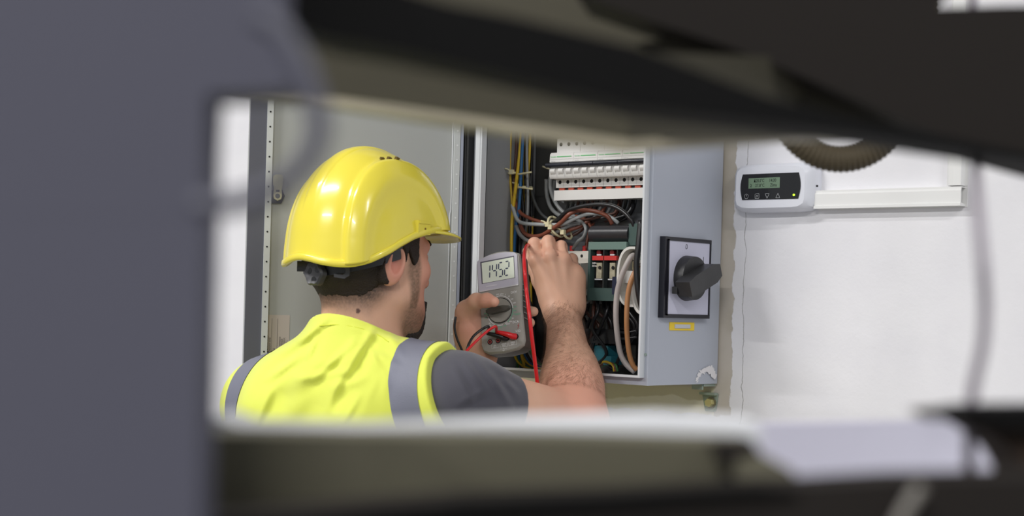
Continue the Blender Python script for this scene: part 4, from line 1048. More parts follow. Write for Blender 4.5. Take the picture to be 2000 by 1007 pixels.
lo, hi = allp.min(0) - 0.075, allp.max(0) + 0.075; lo[2] = T(0, 0, -0.60)[2]
person = sdf_obj('person', bd, lo, hi, 0.0024, skin, None, skin_col)
tag(person, 'person in a yellow safety vest, seen from behind, hands raised at the cabinet', 'person')

# eyes
for sgn in (-1, 1):
    bm = bmesh.new(); bmesh.ops.create_uvsphere(bm, u_segments=16, v_segments=10, radius=0.0118, matrix=Matrix.Translation(Hd(0.079, sgn * 0.031, 0.010)))
    from_bm('eye', bm, mat('eye white', (226, 220, 214), 0.2), person, smooth=True)
# hair: cap of dark hair over the skull, stopping at the cropped nape
hr = Sdf()
hr.fn(lambda P: bd.ev(P) - 0.0008 - 0.0034 * sm(hloc(P)[:, 2], -0.052, -0.028), 0, 'u')
for sgn in (-1, 1): hr.ell(Hd(-0.018, sgn * 0.105, -0.006), (0.024, 0.038, 0.036), HF, k=0.002, op='s')
def hair_reg(P):
    h = hloc(P); n = vnoise(P, 260, 5) * 0.004 + vnoise(P, 900, 6) * 0.0015
    lower = -0.054 + np.clip(h[:, 0] + 0.055, 0, 1) * 0.86                        # rises behind the ear
    d1 = lower - h[:, 2]
    d1 = np.where(h[:, 0] > 0.014, np.where(h[:, 0] < 0.041, -0.006 + np.abs(h[:, 0] - 0.032) * 1.6 - h[:, 2], 0.05 - h[:, 2]), d1)   # sideburn, then the hairline
    d2 = h[:, 0] - 0.072 + np.clip(0.045 - h[:, 2], 0, 1) * 0.6
    return np.clip(np.maximum(d1, d2) + n, -0.02, 0.02)
hr.fn(hair_reg, 0.004, 'i')
hr.fn(lambda P: vnoise(P, 1400, 8) * 0.0005, 0, 'a')
hairm = mat('dark brown hair', (44, 36, 31), 0.55, bump=0.9, bscale=420, spec=0.3)
q = HO; sdf_obj('hair', hr, q - 0.15, q + 0.17, 0.0022, hairm, person)
# goatee and eyebrows
for sgn in (-1, 1):
    tube('eyebrow', [Vector(Hd(0.0945, sgn * 0.012, 0.031)), Vector(Hd(0.0925, sgn * 0.030, 0.036)), Vector(Hd(0.0800, sgn * 0.050, 0.031))], 0.0032, hairm, person, n=8)
gt = Sdf()
gt.fn(lambda P: bd.ev(P) - 0.0034, 0, 'u')
def gt_reg(P):
    h = hloc(P); return np.clip(np.maximum(np.maximum(0.074 + (h[:, 2] + 0.060) * 0.75 - h[:, 0], h[:, 2] + 0.058), np.maximum(np.abs(h[:, 1]) - 0.036, h[:, 0] - 0.112)) + vnoise(P, 600, 12) * 0.0016, -0.02, 0.02)
gt.fn(gt_reg, 0.004, 'i')
gt.fn(lambda P: vnoise(P, 500, 9) * 0.0012 + vnoise(P, 1300, 10) * 0.0008, 0, 'a')
gc = Hd(0.08, 0, -0.1); sdf_obj('goatee', gt, gc - 0.06, gc + 0.06, 0.0018, mat('black beard hair', (34, 28, 25), 0.6, bump=0.9, bscale=500), person)
# fine hair on the forearm and the back of the neck edge: thin strands, one piece
def strands(name, spec, seed, m):
    r = np.random.default_rng(seed); vs, fs = [], []
    for (A, Bq, n, rad, ln, w, drift) in spec:
        A, Bq = np.array(A), np.array(Bq); ax = (Bq - A) / np.linalg.norm(Bq - A)
        t = r.uniform(0, 1, n) ** 1.2 * (1 - 0.08 * r.uniform(0, 1, n)); phi = r.uniform(0, 2 * np.pi, n); s = np.cross(ax, [0, 0, 1.0]); 
        if np.linalg.norm(s) < .1: s = np.cross(ax, [1.0, 0, 0])
        s /= np.linalg.norm(s); q = np.cross(ax, s)
        dirs = s[None] * np.cos(phi)[:, None] + q[None] * np.sin(phi)[:, None]
        P = A + (Bq - A) * t[:, None] + dirs * rad
        for _ in range(8):                               # march on to the skin
            P = P - dirs * np.clip(bd.ev(P), -0.02, 0.02)[:, None]
        e = 0.002; d0 = bd.ev(P); G_ = np.stack([bd.ev(P + np.eye(3)[i] * e) - d0 for i in range(3)], 1); G_ /= np.linalg.norm(G_, axis=1)[:, None] + 1e-9
        for i in range(n):
            if abs(d0[i]) > 0.002: continue
            dv = np.array(drift) + r.normal(size=3) * 0.25; dv -= G_[i] * (dv @ G_[i]); dv /= np.linalg.norm(dv) + 1e-9
            L_ = ln * r.uniform(0.6, 1.3); p0 = P[i] + G_[i] * 0.0005; p1 = p0 + dv * L_ * 0.5 + G_[i] * L_ * 0.22; p2 = p0 + dv * L_ + G_[i] * L_ * 0.25
            sd_ = np.cross(G_[i], dv) * w / 2; b0 = len(vs)
            vs += [p0 - sd_, p0 + sd_, p1 + sd_ * 0.8, p1 - sd_ * 0.8, p2]
            fs += [(b0, b0 + 1, b0 + 2, b0 + 3), (b0 + 3, b0 + 2, b0 + 4)]
    me = bpy.data.meshes.new(name); me.from_pydata([tuple(v) for v in vs], [], fs); me.update()
    return tag(link(name, me, m, person), kind='stuff')
strands('arm_hair', [(RE + (RW - RE) * 0.12, RE + (RW - RE) * 0.97, 8500, 0.03, 0.0115, 0.00017, (npv(-RV) * 0.5 - npv(ZV) * 0.9 + npv(RV) * 0.2))], 5, mat('arm hair', (112, 78, 54), 0.5))
nb0, nb1 = Hd(-0.03, 0, -0.02), Hd(-0.045, 0, -0.085)

# ---- T-shirt: torso and sleeves
tee = mat('charcoal knit', (72, 71, 80), 0.85, bump=0.25, bscale=1400, sheen=0.2)
folds_sleeve = [((905, 705), (948, 760), 9, .004), ((925, 700), (985, 770), 8, .003), ((885, 720), (925, 790), 9, .0035), ((960, 730), (1000, 800), 8, .003), ((900, 800), (960, 770), 8, -.003), ((980, 740), (1012, 770), 7, .003)]
def proj(P):
    r = P - npv(CAM); x = r @ npv(cam_right); y = r @ npv(cam_up); z = r @ npv(DV)
    return PPX + FPX * x / z, PPY - FPX * y / z
def fold_fn(F, sharp=1.0):
    def f(P):
        u_, v_ = proj(P); d = np.zeros(len(P))
        for (a, b, w, amp) in F:
            a, b = np.array(a, float), np.array(b, float); ab = b - a; t = ((u_ - a[0]) * ab[0] + (v_ - a[1]) * ab[1]) / (ab @ ab)
            tc_ = np.clip(t, 0, 1); px_ = a[0] + ab[0] * tc_; py_ = a[1] + ab[1] * tc_
            q_ = np.hypot(u_ - px_, v_ - py_) / w
            side = np.sign((u_ - a[0]) * ab[1] - (v_ - a[1]) * ab[0])
            fall = np.sin(np.pi * np.clip(t * 0.8 + 0.1, 0, 1))
            d -= amp * (np.exp(-q_ ** 2 * 1.2) - 0.5 * np.exp(-(q_ - 1.6) ** 2 * 1.2) * (side > 0)) * fall
        return d
    return f
ts = Sdf(); torso_ops(ts, 0.0)
SE = RS + (RE - RS) * 0.39; LSE = LS + (LE - LS) * 0.6
ts.cap(RS, SE, 0.060, 0.0555, k=0.05); ts.cap(LS, LSE, 0.060, 0.056, k=0.05)
ra_ = (RE - RS) / np.linalg.norm(RE - RS); la_ = (LE - LS) / np.linalg.norm(LE - LS)
def sleeve_cut(P):
    dr = (P - RS) @ ra_ - np.linalg.norm(RE - RS) * 0.385; dl = (P - LS) @ la_ - np.linalg.norm(LE - LS) * 0.6
    near_r = np.linalg.norm(P - RE, axis=1) < 0.24; near_l = np.linalg.norm(P - LE, axis=1) < 0.2
    return np.clip(np.maximum(np.where(near_r, dr, -1), np.where(near_l, dl, -1)), -0.05, 0.05)
ts.fn(sleeve_cut, 0.004, 'i')
ts.fn(fold_fn(folds_sleeve), 0, 'a')
ts.cap(RE + ra_ * -0.02, SE - ra_ * 0.012, 0.046, 0.0505, k=0.003, op='s')
ts.fn(lambda P: tloc(P)[:, 2] - (0.022 - 0.5 * tloc(P)[:, 0]), 0.004, 'i')
lo2 = np.array([LS, RS, SE, LSE, T(0, 0, -0.5)]).min(0) - 0.16; hi2 = np.array([LS, RS, SE, T(0, 0, 0.0)]).max(0) + 0.16; lo2[2] = T(0, 0, -0.62)[2]
sdf_obj('t_shirt', ts, lo2, hi2, 0.0036, tee, person)

# ---- safety vest
folds = [((690, 668), (612, 742), 7, .004), ((708, 676), (664, 750), 7, .004), ((722, 684), (762, 752), 7, .0045), ((735, 690), (800, 728), 7, .004), ((748, 700), (752, 800), 7, .003), ((680, 690), (640, 800), 8, .003), ((590, 690), (520, 742), 8, .004), ((705, 770), (672, 826), 7, .0045), ((742, 730), (712, 790), 7, .004), ((580, 740), (700, 724), 9, .003), ((530, 760), (500, 830), 8, .003), ((620, 655), (600, 700), 6, .003),((640, 700), (560, 760), 16, .005), ((700, 660), (672, 730), 15, .006), ((720, 700), (800, 770), 20, .004), ((742, 742), (700, 820), 14, .005), ((770, 700), (745, 790), 10, .004), ((620, 640), (530, 700), 12, .004),
         ((560, 720), (500, 800), 18, .004), ((650, 760), (720, 735), 12, .004), ((600, 740), (560, 830), 22, .004), ((690, 640), (790, 672), 8, .003), ((640, 620), (585, 668), 8, .004), ((655, 800), (690, 740), 16, -.004),
         ((840, 720), (845, 820), 9, .002), ((810, 680), (800, 800), 14, .002), ((730, 640), (700, 690), 9, .004), ((760, 650), (790, 700), 8, .003)]
def vest_sdf(off):
    s = Sdf(); torso_ops(s, 0.012 + off)
    s.cap(RS, RS + (RE - RS) * 0.25, 0.078 + off, 0.077 + off, k=0.04); s.cap(LS, LS + (LE - LS) * 0.25, 0.070 + off, 0.066 + off, k=0.04)
    # stand-up collar
    s.cap(T(0.012, -0.018, 0.065), T(0.0, -0.014, -0.04), 0.064 + off, 0.080 + off, k=0.022)
    ff = fold_fn(folds); s.fn(lambda P: ff(P) * (1 - 0.85 * sm(-tloc(P)[:, 1] - 0.25 * tloc(P)[:, 2], 0.105, 0.135)), 0, 'a')
    return s
def armholes(P, off=0.0):
    q = tloc(P); f, l, z = q[:, 0], q[:, 1], q[:, 2]
    right = -l - (0.194 + 0.36 * np.clip(-z, 0, .2)) ; left = l - 0.225
    return np.maximum(right, left) - off
def vest_cut(s, off=0.0):
    s.fn(lambda P: armholes(P, off), 0.004, 'i')
    s.fn(lambda P: tloc(P)[:, 2] - (0.048 + off * .5 - 0.55 * np.clip(tloc(P)[:, 0] + 0.03, -0.05, 1) - 0.02 * np.abs(tloc(P)[:, 1])), 0.004, 'i')
    return s
vs_ = vest_cut(vest_sdf(0.0))
vs_.cap(T(0.04, -0.022, 0.12), T(0.014, -0.020, 0.005), 0.059, 0.058, k=0.004, op='s')
vestm = mat('fluorescent yellow fabric', (218, 226, 84), 0.75, bump=0.15, bscale=900, sheen=0.3)
lo3 = np.array([LS, RS, T(0, 0, -0.4)]).min(0) - 0.16; hi3 = np.array([LS, RS, T(0, 0, 0)]).max(0) + 0.16; lo3[2] = T(0, 0, -0.58)[2]
vest = sdf_obj('safety_vest', vs_, lo3, hi3, 0.0032, vestm, person)
refl = mat('grey reflective tape', (116, 118, 132), 0.55, metal=0.1, bump=0.3, bscale=1200)
for (lc, slope, hw_) in ((-0.166, 0.24, 0.0235), (0.165, 0.0, 0.024)):
    bm = bmesh.new(); bm.from_mesh(vest.data); base = vest.location + person.location
    nn = Vector(tl - tz * slope).normalized(); c0_ = Vector(T(0, lc, -0.03)) - base
    for sg in (1, -1):
        bmesh.ops.bisect_plane(bm, geom=bm.verts[:] + bm.edges[:] + bm.faces[:], plane_co=c0_ + nn * hw_ * sg, plane_no=nn * sg, clear_outer=True)
    bm.normal_update()
    for v in bm.verts: v.co += v.normal * 0.0011
    me = bpy.data.meshes.new('reflective_stripe'); bm.to_mesh(me); bm.free()
    me.transform(Matrix.Translation(base)); link('reflective_stripe', me, refl, vest, smooth=True)
def seam_line(pts, name='vest_seam'):
    P = [on_surface(_vs0, u_, v_, 2.2, 2.8) for u_, v_ in pts]
    tube(name, [Vector(p) for p in P], 0.0008, mat('seam thread', (206, 214, 60), 0.8), vest, n=5)
_vs0 = vest_sdf(0.0)
seam_line([(624, 636), (660, 634), (700, 640), (735, 652), (760, 668)])

# ---- trousers and boots (below the frame)
tr_ = Sdf(); fz = 0.0
hipz = T(0, 0, -0.56)
def G(f, l, z): p = T(f, l, 0); return np.array([p[0], p[1], z])
tr_.ell(G(0.01, 0, 0.93), (0.115, 0.165, 0.12), TF, k=0.05)
for sgn in (-1, 1):
    tr_.cap(G(0.01, sgn * 0.085, 0.88), G(0.03, sgn * 0.105, 0.50), 0.088, 0.066, k=0.05)
    tr_.cap(G(0.03, sgn * 0.105, 0.50), G(0.0, sgn * 0.12, 0.09), 0.064, 0.056, k=0.03)
sdf_obj('trousers', tr_, G(0, 0, 0.0) - [0.35, 0.35, 0], G(0, 0, 1.08) + [0.35, 0.35, 0], 0.008, mat('navy work cloth', (44, 48, 62), 0.85), person)
for sgn in (-1, 1):
    bt = Sdf(); bt.cap(G(0.0, sgn * 0.12, 0.05), G(0.0, sgn * 0.12, 0.14), 0.046, 0.05, k=0.02); bt.cap(G(0.0, sgn * 0.12, 0.035), G(0.16, sgn * 0.135, 0.030), 0.044, 0.038, k=0.03)
    bt.fn(lambda P: 0.0 - P[:, 2], 0.004, 'i')
    sdf_obj('boot', bt, G(0, 0, -0.02) - [0.32, 0.32, 0], G(0, 0, 0.2) + [0.32, 0.32, 0], 0.006, mat('black leather', (30, 28, 27), 0.5), person)

# ================================================================== hard hat
hat_m = mat('yellow helmet plastic', (232, 216, 74), 0.22, coat=0.3, spec=0.5)
HB = Vector(Hd(-0.012, 0, 0.0))
hat = empty('hard_hat', HB, 'glossy yellow hard hat on the head of the person', 'helmet')
hfV, hlV = Vector(hf), Vector(hl)
RIM = [(0, .049), (35, .051), (60, .051), (90, .038), (115, .008), (135, -.010), (160, -.006), (180, .006)]
_rx = np.linspace(0, 180, 361); _ri = np.interp(np.abs((np.linspace(-180, 540, 1441) + 180) % 360 - 180), [q[0] for q in RIM], [q[1] for q in RIM])
_rk = np.exp(-np.linspace(-2, 2, 101) ** 2); _ri = np.convolve(_ri, _rk / _rk.sum(), 'same'); _rimc = _ri[360:721]
def rimz(a):
    a = abs((a + 180) % 360 - 180)
    for (a0, z0), (a1, z1) in zip(RIM[:-1], RIM[1:]):
        if a <= a1:
            return float(_rimc[int(round(a * 2))])
    return RIM[-1][1]
HA_F, HA_B, HB_W, HT = 0.136, 0.118, 0.109, 0.176
def shell(a, t, off=0.0, inner=False):
    """a azimuth in degrees (0 front, positive to the left), t 0 rim .. 1 crown; local helmet point"""
    ar = math.radians(a); z0 = rimz(a)
    ca, sa = math.cos(ar), math.sin(ar)
    ax_ = HA_F if ca > 0 else HA_B
    k = (abs(ca / ax_) ** 2.15 + abs(sa / HB_W) ** 2.15) ** (-1 / 2.15)
    z = z0 + (HT - z0) * math.sin(t * math.pi / 2) ** 1.0
    zz = max(z, 0) / HT
    r = k * max(1 - zz ** 2.35, 0) ** 0.5
    r *= 1 + 0.015 * min(max((0.03 - z) / 0.04, 0), 1)
    x, y = ca * r, sa * r
    if not inner:
        # raised arch on each side, and a shallow ridge over the top
        X, Zn = (x - 0.004) / 0.098, max(z, 0) / 0.152
        q = (abs(X) ** 2.3 + abs(Zn) ** 2.3) ** (1 / 2.3)
        side = min(1, max(0, (abs(y) - 0.018) / 0.02))
        bump = 0.0
        if q < 1.15:
            e = 1 / (1 + math.exp(min((q - 1.0) / (0.011 if y < 0 else 0.019), 60))); i2 = 1 / (1 + math.exp((q - 0.74) / 0.030))
            bump = (0.0120 * e - 0.0100 * i2) * side * (1.0 if y < 0 else 0.45)
        ridge = 0.0028 * max(0, 1 - (abs(y) / 0.016) ** 4) * min(1, max(0, (t - 0.25) / 0.2)) * (1 if x < 0.05 else 0.4)
        o = off + bump + ridge
    else: o = off
    n = Vector((x / ax_ ** 2, y / HB_W ** 2, max(z, 0) / HT ** 2 * 0.9 + 1e-5)).normalized()
    return Vector((x, y, z)) + n * o
def hw_pt(p): return HB + hfV * p.x + hlV * p.y + ZV * p.z
NA, NT = 300, 110
bm = bmesh.new(); outer = []; innr = []
for j in range(NT):
    t = (j / (NT - 1)); t = 1 - (1 - t) ** 1.0
    t = min(t, 0.9999)
    outer.append([bm.verts.new(hw_pt(shell(-180 + 360 * k / NA, t))) for k in range(NA)])
for j in range(0, NT, 4):
    innr.append([bm.verts.new(hw_pt(shell(-180 + 360 * k / NA, min(j / (NT - 1), 0.999), -0.003, True))) for k in range(NA)])
for L_, fl in ((outer, 0), (innr, 1)):
    for A, B_ in zip(L_[:-1], L_[1:]):
        for k in range(NA):
            q = (A[k], A[(k + 1) % NA], B_[(k + 1) % NA], B_[k]); bm.faces.new(q if not fl else q[::-1])
    bm.faces.new(L_[-1] if not fl else L_[-1][::-1])
for k in range(NA): bm.faces.new((innr[0][k], innr[0][(k + 1) % NA], outer[0][(k + 1) % NA], outer[0][k]))
me = bpy.data.meshes.new('shell'); bm.normal_update(); bm.to_mesh(me); bm.free()
link('shell', me, hat_m, hat, smooth=True)
# rim bead
P = [hw_pt(shell(-180 + 360 * k / 96, 0.0, 0.0015, True) + Vector((0, 0, 0.001))) for k in range(97)]
bm = bmesh.new()
rr_ = [];
for k in range(96):
    c = P[k]; a = math.radians(-180 + 360 * k / 96); out = (hfV * math.cos(a) + hlV * math.sin(a))
    rr_.append([bm.verts.new(c + out * x + ZV * z) for x, z in ((-0.003, -0.004), (0.0025, -0.005), (0.0048, -0.002), (0.0045, 0.004), (0.0015, 0.0065), (-0.003, 0.005))])
for k in range(96):
    A, B_ = rr_[k], rr_[(k + 1) % 96]
    for j in range(6): bm.faces.new((A[j], A[(j + 1) % 6], B_[(j + 1) % 6], B_[j]))
from_bm('rim_bead', bm, hat_m, hat, smooth=True)
# brim
bm = bmesh.new(); rows = []; nb_ = 40
for k in range(nb_ + 1):
    a = -66 + 132 * k / nb_; ar = math.radians(a); e = math.cos(math.radians(a / 66 * 90)) ** 0.7
    p0 = shell(a, 0.0, 0.001, True); d = Vector((math.cos(ar) * 1.0, math.sin(ar) * 0.7, 0)).normalized()
    row = []
    for s in (0, 0.35, 0.7, 1.0):
        L_ = 0.034 * e * s; dz = -0.004 * e * s - 0.0075 * e * s * s
        row.append(p0 + d * L_ + Vector((0, 0, dz)))
    rows.append(row)
th_ = 0.0017
top = [[bm.verts.new(hw_pt(p + Vector((0, 0, th_)))) for p in r] for r in rows]; bot = [[bm.verts.new(hw_pt(p - Vector((0, 0, th_)))) for p in r] for r in rows]
for L_ in (top, bot):
    for A, B_ in zip(L_[:-1], L_[1:]):
        for j in range(3): bm.faces.new((A[j], A[j + 1], B_[j + 1], B_[j]))
for k in range(nb_): bm.faces.new((top[k][3], bot[k][3], bot[k + 1][3], top[k + 1][3]))
from_bm('brim', bm, hat_m, hat, smooth=True)
def onhat(u_, v_):
    """point of the outer shell seen at a photograph pixel"""
    best = None
    for k in range(0, 400):
        a = -180 + 360 * k / 400
        for j in range(0, 60):
            p = shell(a, j / 60.0, 0.0); w_ = hw_pt(p); r = w_ - CAM; z = r.dot(DV); uu = PPX + FPX * r.dot(cam_right) / z; vv = PPY - FPX * r.dot(cam_up) / z
            nrm = (w_ - hw_pt(Vector((0, 0, 0.03)))).normalized()
            if nrm.dot(DV) > 0.1: continue
            e = (uu - u_) ** 2 + (vv - v_) ** 2
            if best is None or e < best[0]: best = (e, w_.copy(), a, j / 60.0)
    return best[1:]
# accessory slot at the side
w_, a_, t_ = onhat(826, 448)
ar = math.radians(a_); out = (hfV * math.cos(ar) / HA_F + hlV * math.sin(ar) / HB_W).normalized(); tan = ZV.cross(out).normalized()
def lbox(name, c, ex, ey, ez, sx, sy, sz, m, parent, bevel=0.0):
    bm = bmesh.new(); vs = bbox(bm, -sx, sx, -sy, sy, -sz, sz)
    for v in vs: v.co = c + ex * v.co.x + ey * v.co.y + ez * v.co.z
    return from_bm(name, bm, m, parent, bevel=bevel)
lbox('accessory_slot', w_ - out * 0.002 + ZV * 0.002, tan, out, ZV, 0.015, 0.006, 0.0105, hat_m, hat, 0.003)
lbox('slot_cap', w_ + out * 0.002 + ZV * 0.010, tan, out, ZV, 0.0135, 0.0035, 0.0022, hat_m, hat, 0.0012)
cylo('slot_hole', w_ + out * 0.0035 + tan * 0.002, w_ + out * 0.0045 + tan * 0.002, 0.0019, mat('slot hole amber', (130, 100, 20), 0.6), hat, n=12)
for u_ in (746, 760, 775):
    w_, a_, t_ = onhat(u_, 311)
    d = (w_ - hw_pt(Vector((0, 0, 0.03)))).normalized(); s = d.cross(ZV).normalized(); q = d.cross(s).normalized()
    lbox('vent', w_ + d * 0.0006, s, d, q, 0.0030, 0.0026, 0.0026, mat('vent shadow brown', (92, 74, 18), 0.7), hat, 0.0006)
# harness band, adjuster knob and buckle at the nape
harn = mat('black harness plastic', (34, 34, 38), 0.4); harn2 = mat('grey harness plastic', (58, 58, 61), 0.45)
def band_pt(a, z, r=0.0): 
    ar = math.radians(a); return HB + hfV * (math.cos(ar) * (0.096 + r) + 0.004) + hlV * (math.sin(ar) * (0.083 + r)) + ZV * z
bm = bmesh.new(); V = []
for k in range(61):
    a = 90 + 180 * k / 60; z = 0.016 - 0.030 * math.sin(math.pi * k / 60)
    V.append([bm.verts.new(band_pt(a, z + dz, r)) for dz, r in ((-0.011, 0.0), (-0.011, 0.003), (0.011, 0.005), (0.011, 0.002))])
for A, B_ in zip(V[:-1], V[1:]):
    for j in range(4): bm.faces.new((A[j], A[(j + 1) % 4], B_[(j + 1) % 4], B_[j]))
from_bm('nape_band', bm, harn, hat, smooth=True, angle=True)
ka = 187; kc = band_pt(ka, -0.021, 0.005); kd = (hfV * math.cos(math.radians(ka)) + hlV * math.sin(math.radians(ka))).normalized()
bm = bmesh.new(); n = 36; s = kd.cross(ZV).normalized(); V = []
for k in range(n):
    a = 2 * math.pi * k / n; r = 0.0185 * (1 + 0.06 * math.cos(6 * a)); e = s * math.cos(a) + ZV * math.sin(a)
    V.append([bm.verts.new(kc + e * q + kd * h) for q, h in ((r, 0), (r * 1.0, 0.009), (r * 0.86, 0.012), (r * 0.6, 0.009))])
for k in range(n):
    A, B_ = V[k], V[(k + 1) % n]
    for j in range(3): bm.faces.new((A[j], B_[j], B_[j + 1], A[j + 1]))
bm.faces.new([v[3] for v in V]); bm.faces.new([v[0] for v in V][::-1])
from_bm('adjuster_knob', bm, harn2, hat, smooth=True, angle=True)
for k in range(3):
    a = 2 * math.pi * k / 3 + 0.4; c = kc + (s * math.cos(a) + ZV * math.sin(a)) * 0.0095 + kd * 0.0088
    cylo('knob_recess', c, c + kd * 0.0008, 0.0048, black, hat, n=14)
bc_ = band_pt(214, -0.017, 0.007); bd_ = (hfV * math.cos(math.radians(214)) + hlV * math.sin(math.radians(214))).normalized(); bs = bd_.cross(ZV).normalized()
if bs.dot(RV) < 0: bs = -bs
bm = bmesh.new()
U_ = [(-0.012, 0.011), (0.004, 0.011), (0.012, 0.006), (0.012, -0.006), (0.004, -0.011), (-0.012, -0.009), (-0.012, -0.004), (0.002, -0.005), (0.006, -0.002), (0.006, 0.003), (0.002, 0.006), (-0.012, 0.006)]
prism(bm, [bc_ + bs * x + ZV * z for x, z in U_], bd_ * 0.003)
from_bm('harness_buckle', bm, harn2, hat, bevel=0.0005)
lbox('harness_clip', band_pt(160, -0.010, 0.005), s, kd, ZV, 0.012, 0.003, 0.008, harn, hat, 0.001)

# ================================================================== multimeter
ym, pm, rm_ = math.radians(25), math.radians(12), math.radians(11)
def rz(v): # in camera-level frame (R, D, Z)
    R_, D_, Z_ = v
    # roll in plane, then pitch (top leans away), then yaw (face turns to the left)
    R1, Z1 = R_ * math.cos(rm_) - Z_ * math.sin(rm_), R_ * math.sin(rm_) + Z_ * math.cos(rm_)
    D2, Z2 = D_ * math.cos(pm) + Z1 * math.sin(pm), -D_ * math.sin(pm) + Z1 * math.cos(pm)
    R3, D3 = R1 * math.cos(ym) + D2 * math.sin(ym), -R1 * math.sin(ym) + D2 * math.cos(ym)
    return RV * R3 + DV * D3 + ZV * Z2
mx, mn, mu = rz((1, 0, 0)), rz((0, -1, 0)), rz((0, 0, 1))
MO = U(977, 590, 2.548)
def M3(x, y, n=0.0): return MO + mx * x + mu * (y * 1.08) + mn * n
MH, MT = 0.0765, 0.040
meter = empty('multimeter', M3(0, -MH, -MT / 2), 'grey handheld digital multimeter showing 1452 on its display', 'multimeter')
mm = mat('meter grey plastic', (148, 146, 139), 0.45, bump=0.05, bscale=900); md = mat('meter dark grip', (66, 60, 57), 0.55); ml_ = mat('meter bezel silver', (186, 184, 196), 0.28)
def outline(sc=1.0):
    pts = []
    W1, W2, W3 = 0.0385, 0.0355, 0.0375                       # top, waist, bottom half widths
    side = [(W1, 0.066), (W1, 0.030), (W2 + 0.001, 0.008), (W2, -0.015), (W2 + 0.001, -0.040), (W3, -0.062)]
    pts += [(x, y) for x, y in side]
    pts += [(W3 - 0.003, -0.070), (W3 - 0.012, -0.0745), (0, -0.0765), (-W3 + 0.012, -0.0745), (-W3 + 0.003, -0.070)]
    pts += [(-x, y) for x, y in side[::-1]]
    pts += [(-W1 + 0.002, 0.070), (-0.026, 0.0745), (-0.012, 0.0775), (0, 0.0785), (0.012, 0.0775), (0.026, 0.0745), (W1 - 0.002, 0.070)]
    return [(x * sc, y * sc) for x, y in pts]
bm = bmesh.new(); L0 = outline(); V = []
for n_, s_ in ((0.0, 0.965), (-0.0015, 0.985), (-0.004, 1.0), (-0.018, 1.0), (-0.030, 0.97), (-MT, 0.88)):
    V.append([bm.verts.new(M3(x * s_, y * (s_ if s_ > .9 else .93), n_)) for x, y in L0])
n = len(L0)
for A, B_ in zip(V[:-1], V[1:]):
    for k in range(n): bm.faces.new((A[k], A[(k + 1) % n], B_[(k + 1) % n], B_[k]))
bm.faces.new(V[0]); bm.faces.new(V[-1][::-1])
body_ = from_bm('meter_body', bm, mm, meter, smooth=True, angle=True)
bm = bmesh.new(); V = []
for n_, s_ in ((-0.0060, 1.004), (-0.018, 1.022), (-0.030, 1.0), (-0.0385, 0.93)):
    V.append([bm.verts.new(M3(x * s_, y * (1 + (s_ - 1) * 0.3), n_)) for x, y in L0])
for A, B_ in zip(V[:-1], V[1:]):
    for k in range(n): bm.faces.new((A[k], A[(k + 1) % n], B_[(k + 1) % n], B_[k]))
from_bm('grip_shell', bm, md, meter, smooth=True, angle=True)
for k in range(7):
    y = 0.022 - k * 0.0085
    tube('grip_rib', [M3(0.0372 + (0 if k > 1 else .0006), y + 0.0012, -0.006), M3(0.0392, y, -0.014), M3(0.0386, y - 0.0008, -0.026)], 0.0007, mat('grip rib', (128, 122, 118), 0.35), meter, n=6)
def mprism(name, pts, n0, n1, m, bevel=0.0):
    bm = bmesh.new(); prism(bm, [M3(x, y, n0) for x, y in pts], mn * (n1 - n0)); return from_bm(name, bm, m, meter, bevel=bevel)
bez = [(-0.0355, 0.022), (0.0335, 0.022), (0.0345, 0.0675), (0.030, 0.0715), (0.014, 0.0745), (0, 0.0752), (-0.016, 0.0742), (-0.032, 0.0705), (-0.0360, 0.0670)]
mprism('display_bezel', bez, -0.001, 0.0016, ml_, 0.0008)
mprism('bezel_recess', [(-0.0295, 0.0325), (0.0290, 0.0325), (0.0295, 0.0665), (-0.0300, 0.0665)], 0.0012, 0.0018, mat('lcd frame', (88, 86, 100), 0.4))
mprism('display', [(-0.0275, 0.0330), (0.0280, 0.0330), (0.0285, 0.0645), (-0.0275, 0.0645)], 0.0014, 0.0021, mat('meter lcd', (222, 230, 214), 0.3))
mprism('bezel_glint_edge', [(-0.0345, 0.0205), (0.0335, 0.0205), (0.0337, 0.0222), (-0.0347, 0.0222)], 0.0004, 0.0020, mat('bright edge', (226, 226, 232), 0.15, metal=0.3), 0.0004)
mprism('bezel_name_strip', [(-0.0225, 0.0262), (-0.0035, 0.0262), (-0.0035, 0.0280), (-0.0225, 0.0280)], 0.0014, 0.0019, mat('pale name strip', (204, 202, 208), 0.3))
# seven-segment digits 1452
SEG = {'1': 'bc', '4': 'fgbc', '5': 'afgcd', '2': 'abged'}
segm = mat('lcd digit ink', (62, 68, 92), 0.5)
for i, ch in enumerate('1452'):
    cx, cy, w_, h_ = -0.0165 + i * 0.0108, 0.0490, 0.0036, 0.0105
    if ch == '1': cx -= 0.001
    sk = 0.10
    P_ = dict(a=((-w_, h_), (w_, h_)), b=((w_, h_), (w_, 0)), c=((w_, 0), (w_, -h_)), d=((-w_, -h_), (w_, -h_)), e=((-w_, 0), (-w_, -h_)), f=((-w_, h_), (-w_, 0)), g=((-w_, 0), (w_, 0)))
    bm = bmesh.new()
    for sg in SEG[ch]:
        (xa, ya), (xb, yb) = P_[sg]; a = Vector((xa, ya)); b = Vector((xb, yb)); d = (b - a).normalized(); a2, b2 = a + d * 0.0009, b - d * 0.0009; s = Vector((-d.y, d.x)) * 0.00095
        q = [a2, a2 + d * 0.0009 + s, b2 - d * 0.0009 + s, b2, b2 - d * 0.0009 - s, a2 + d * 0.0009 - s]
        bm.faces.new([bm.verts.new(M3(cx + p.x + p.y * sk, cy + p.y, 0.0024)) for p in q])
    from_bm('display_digit', bm, segm, meter)
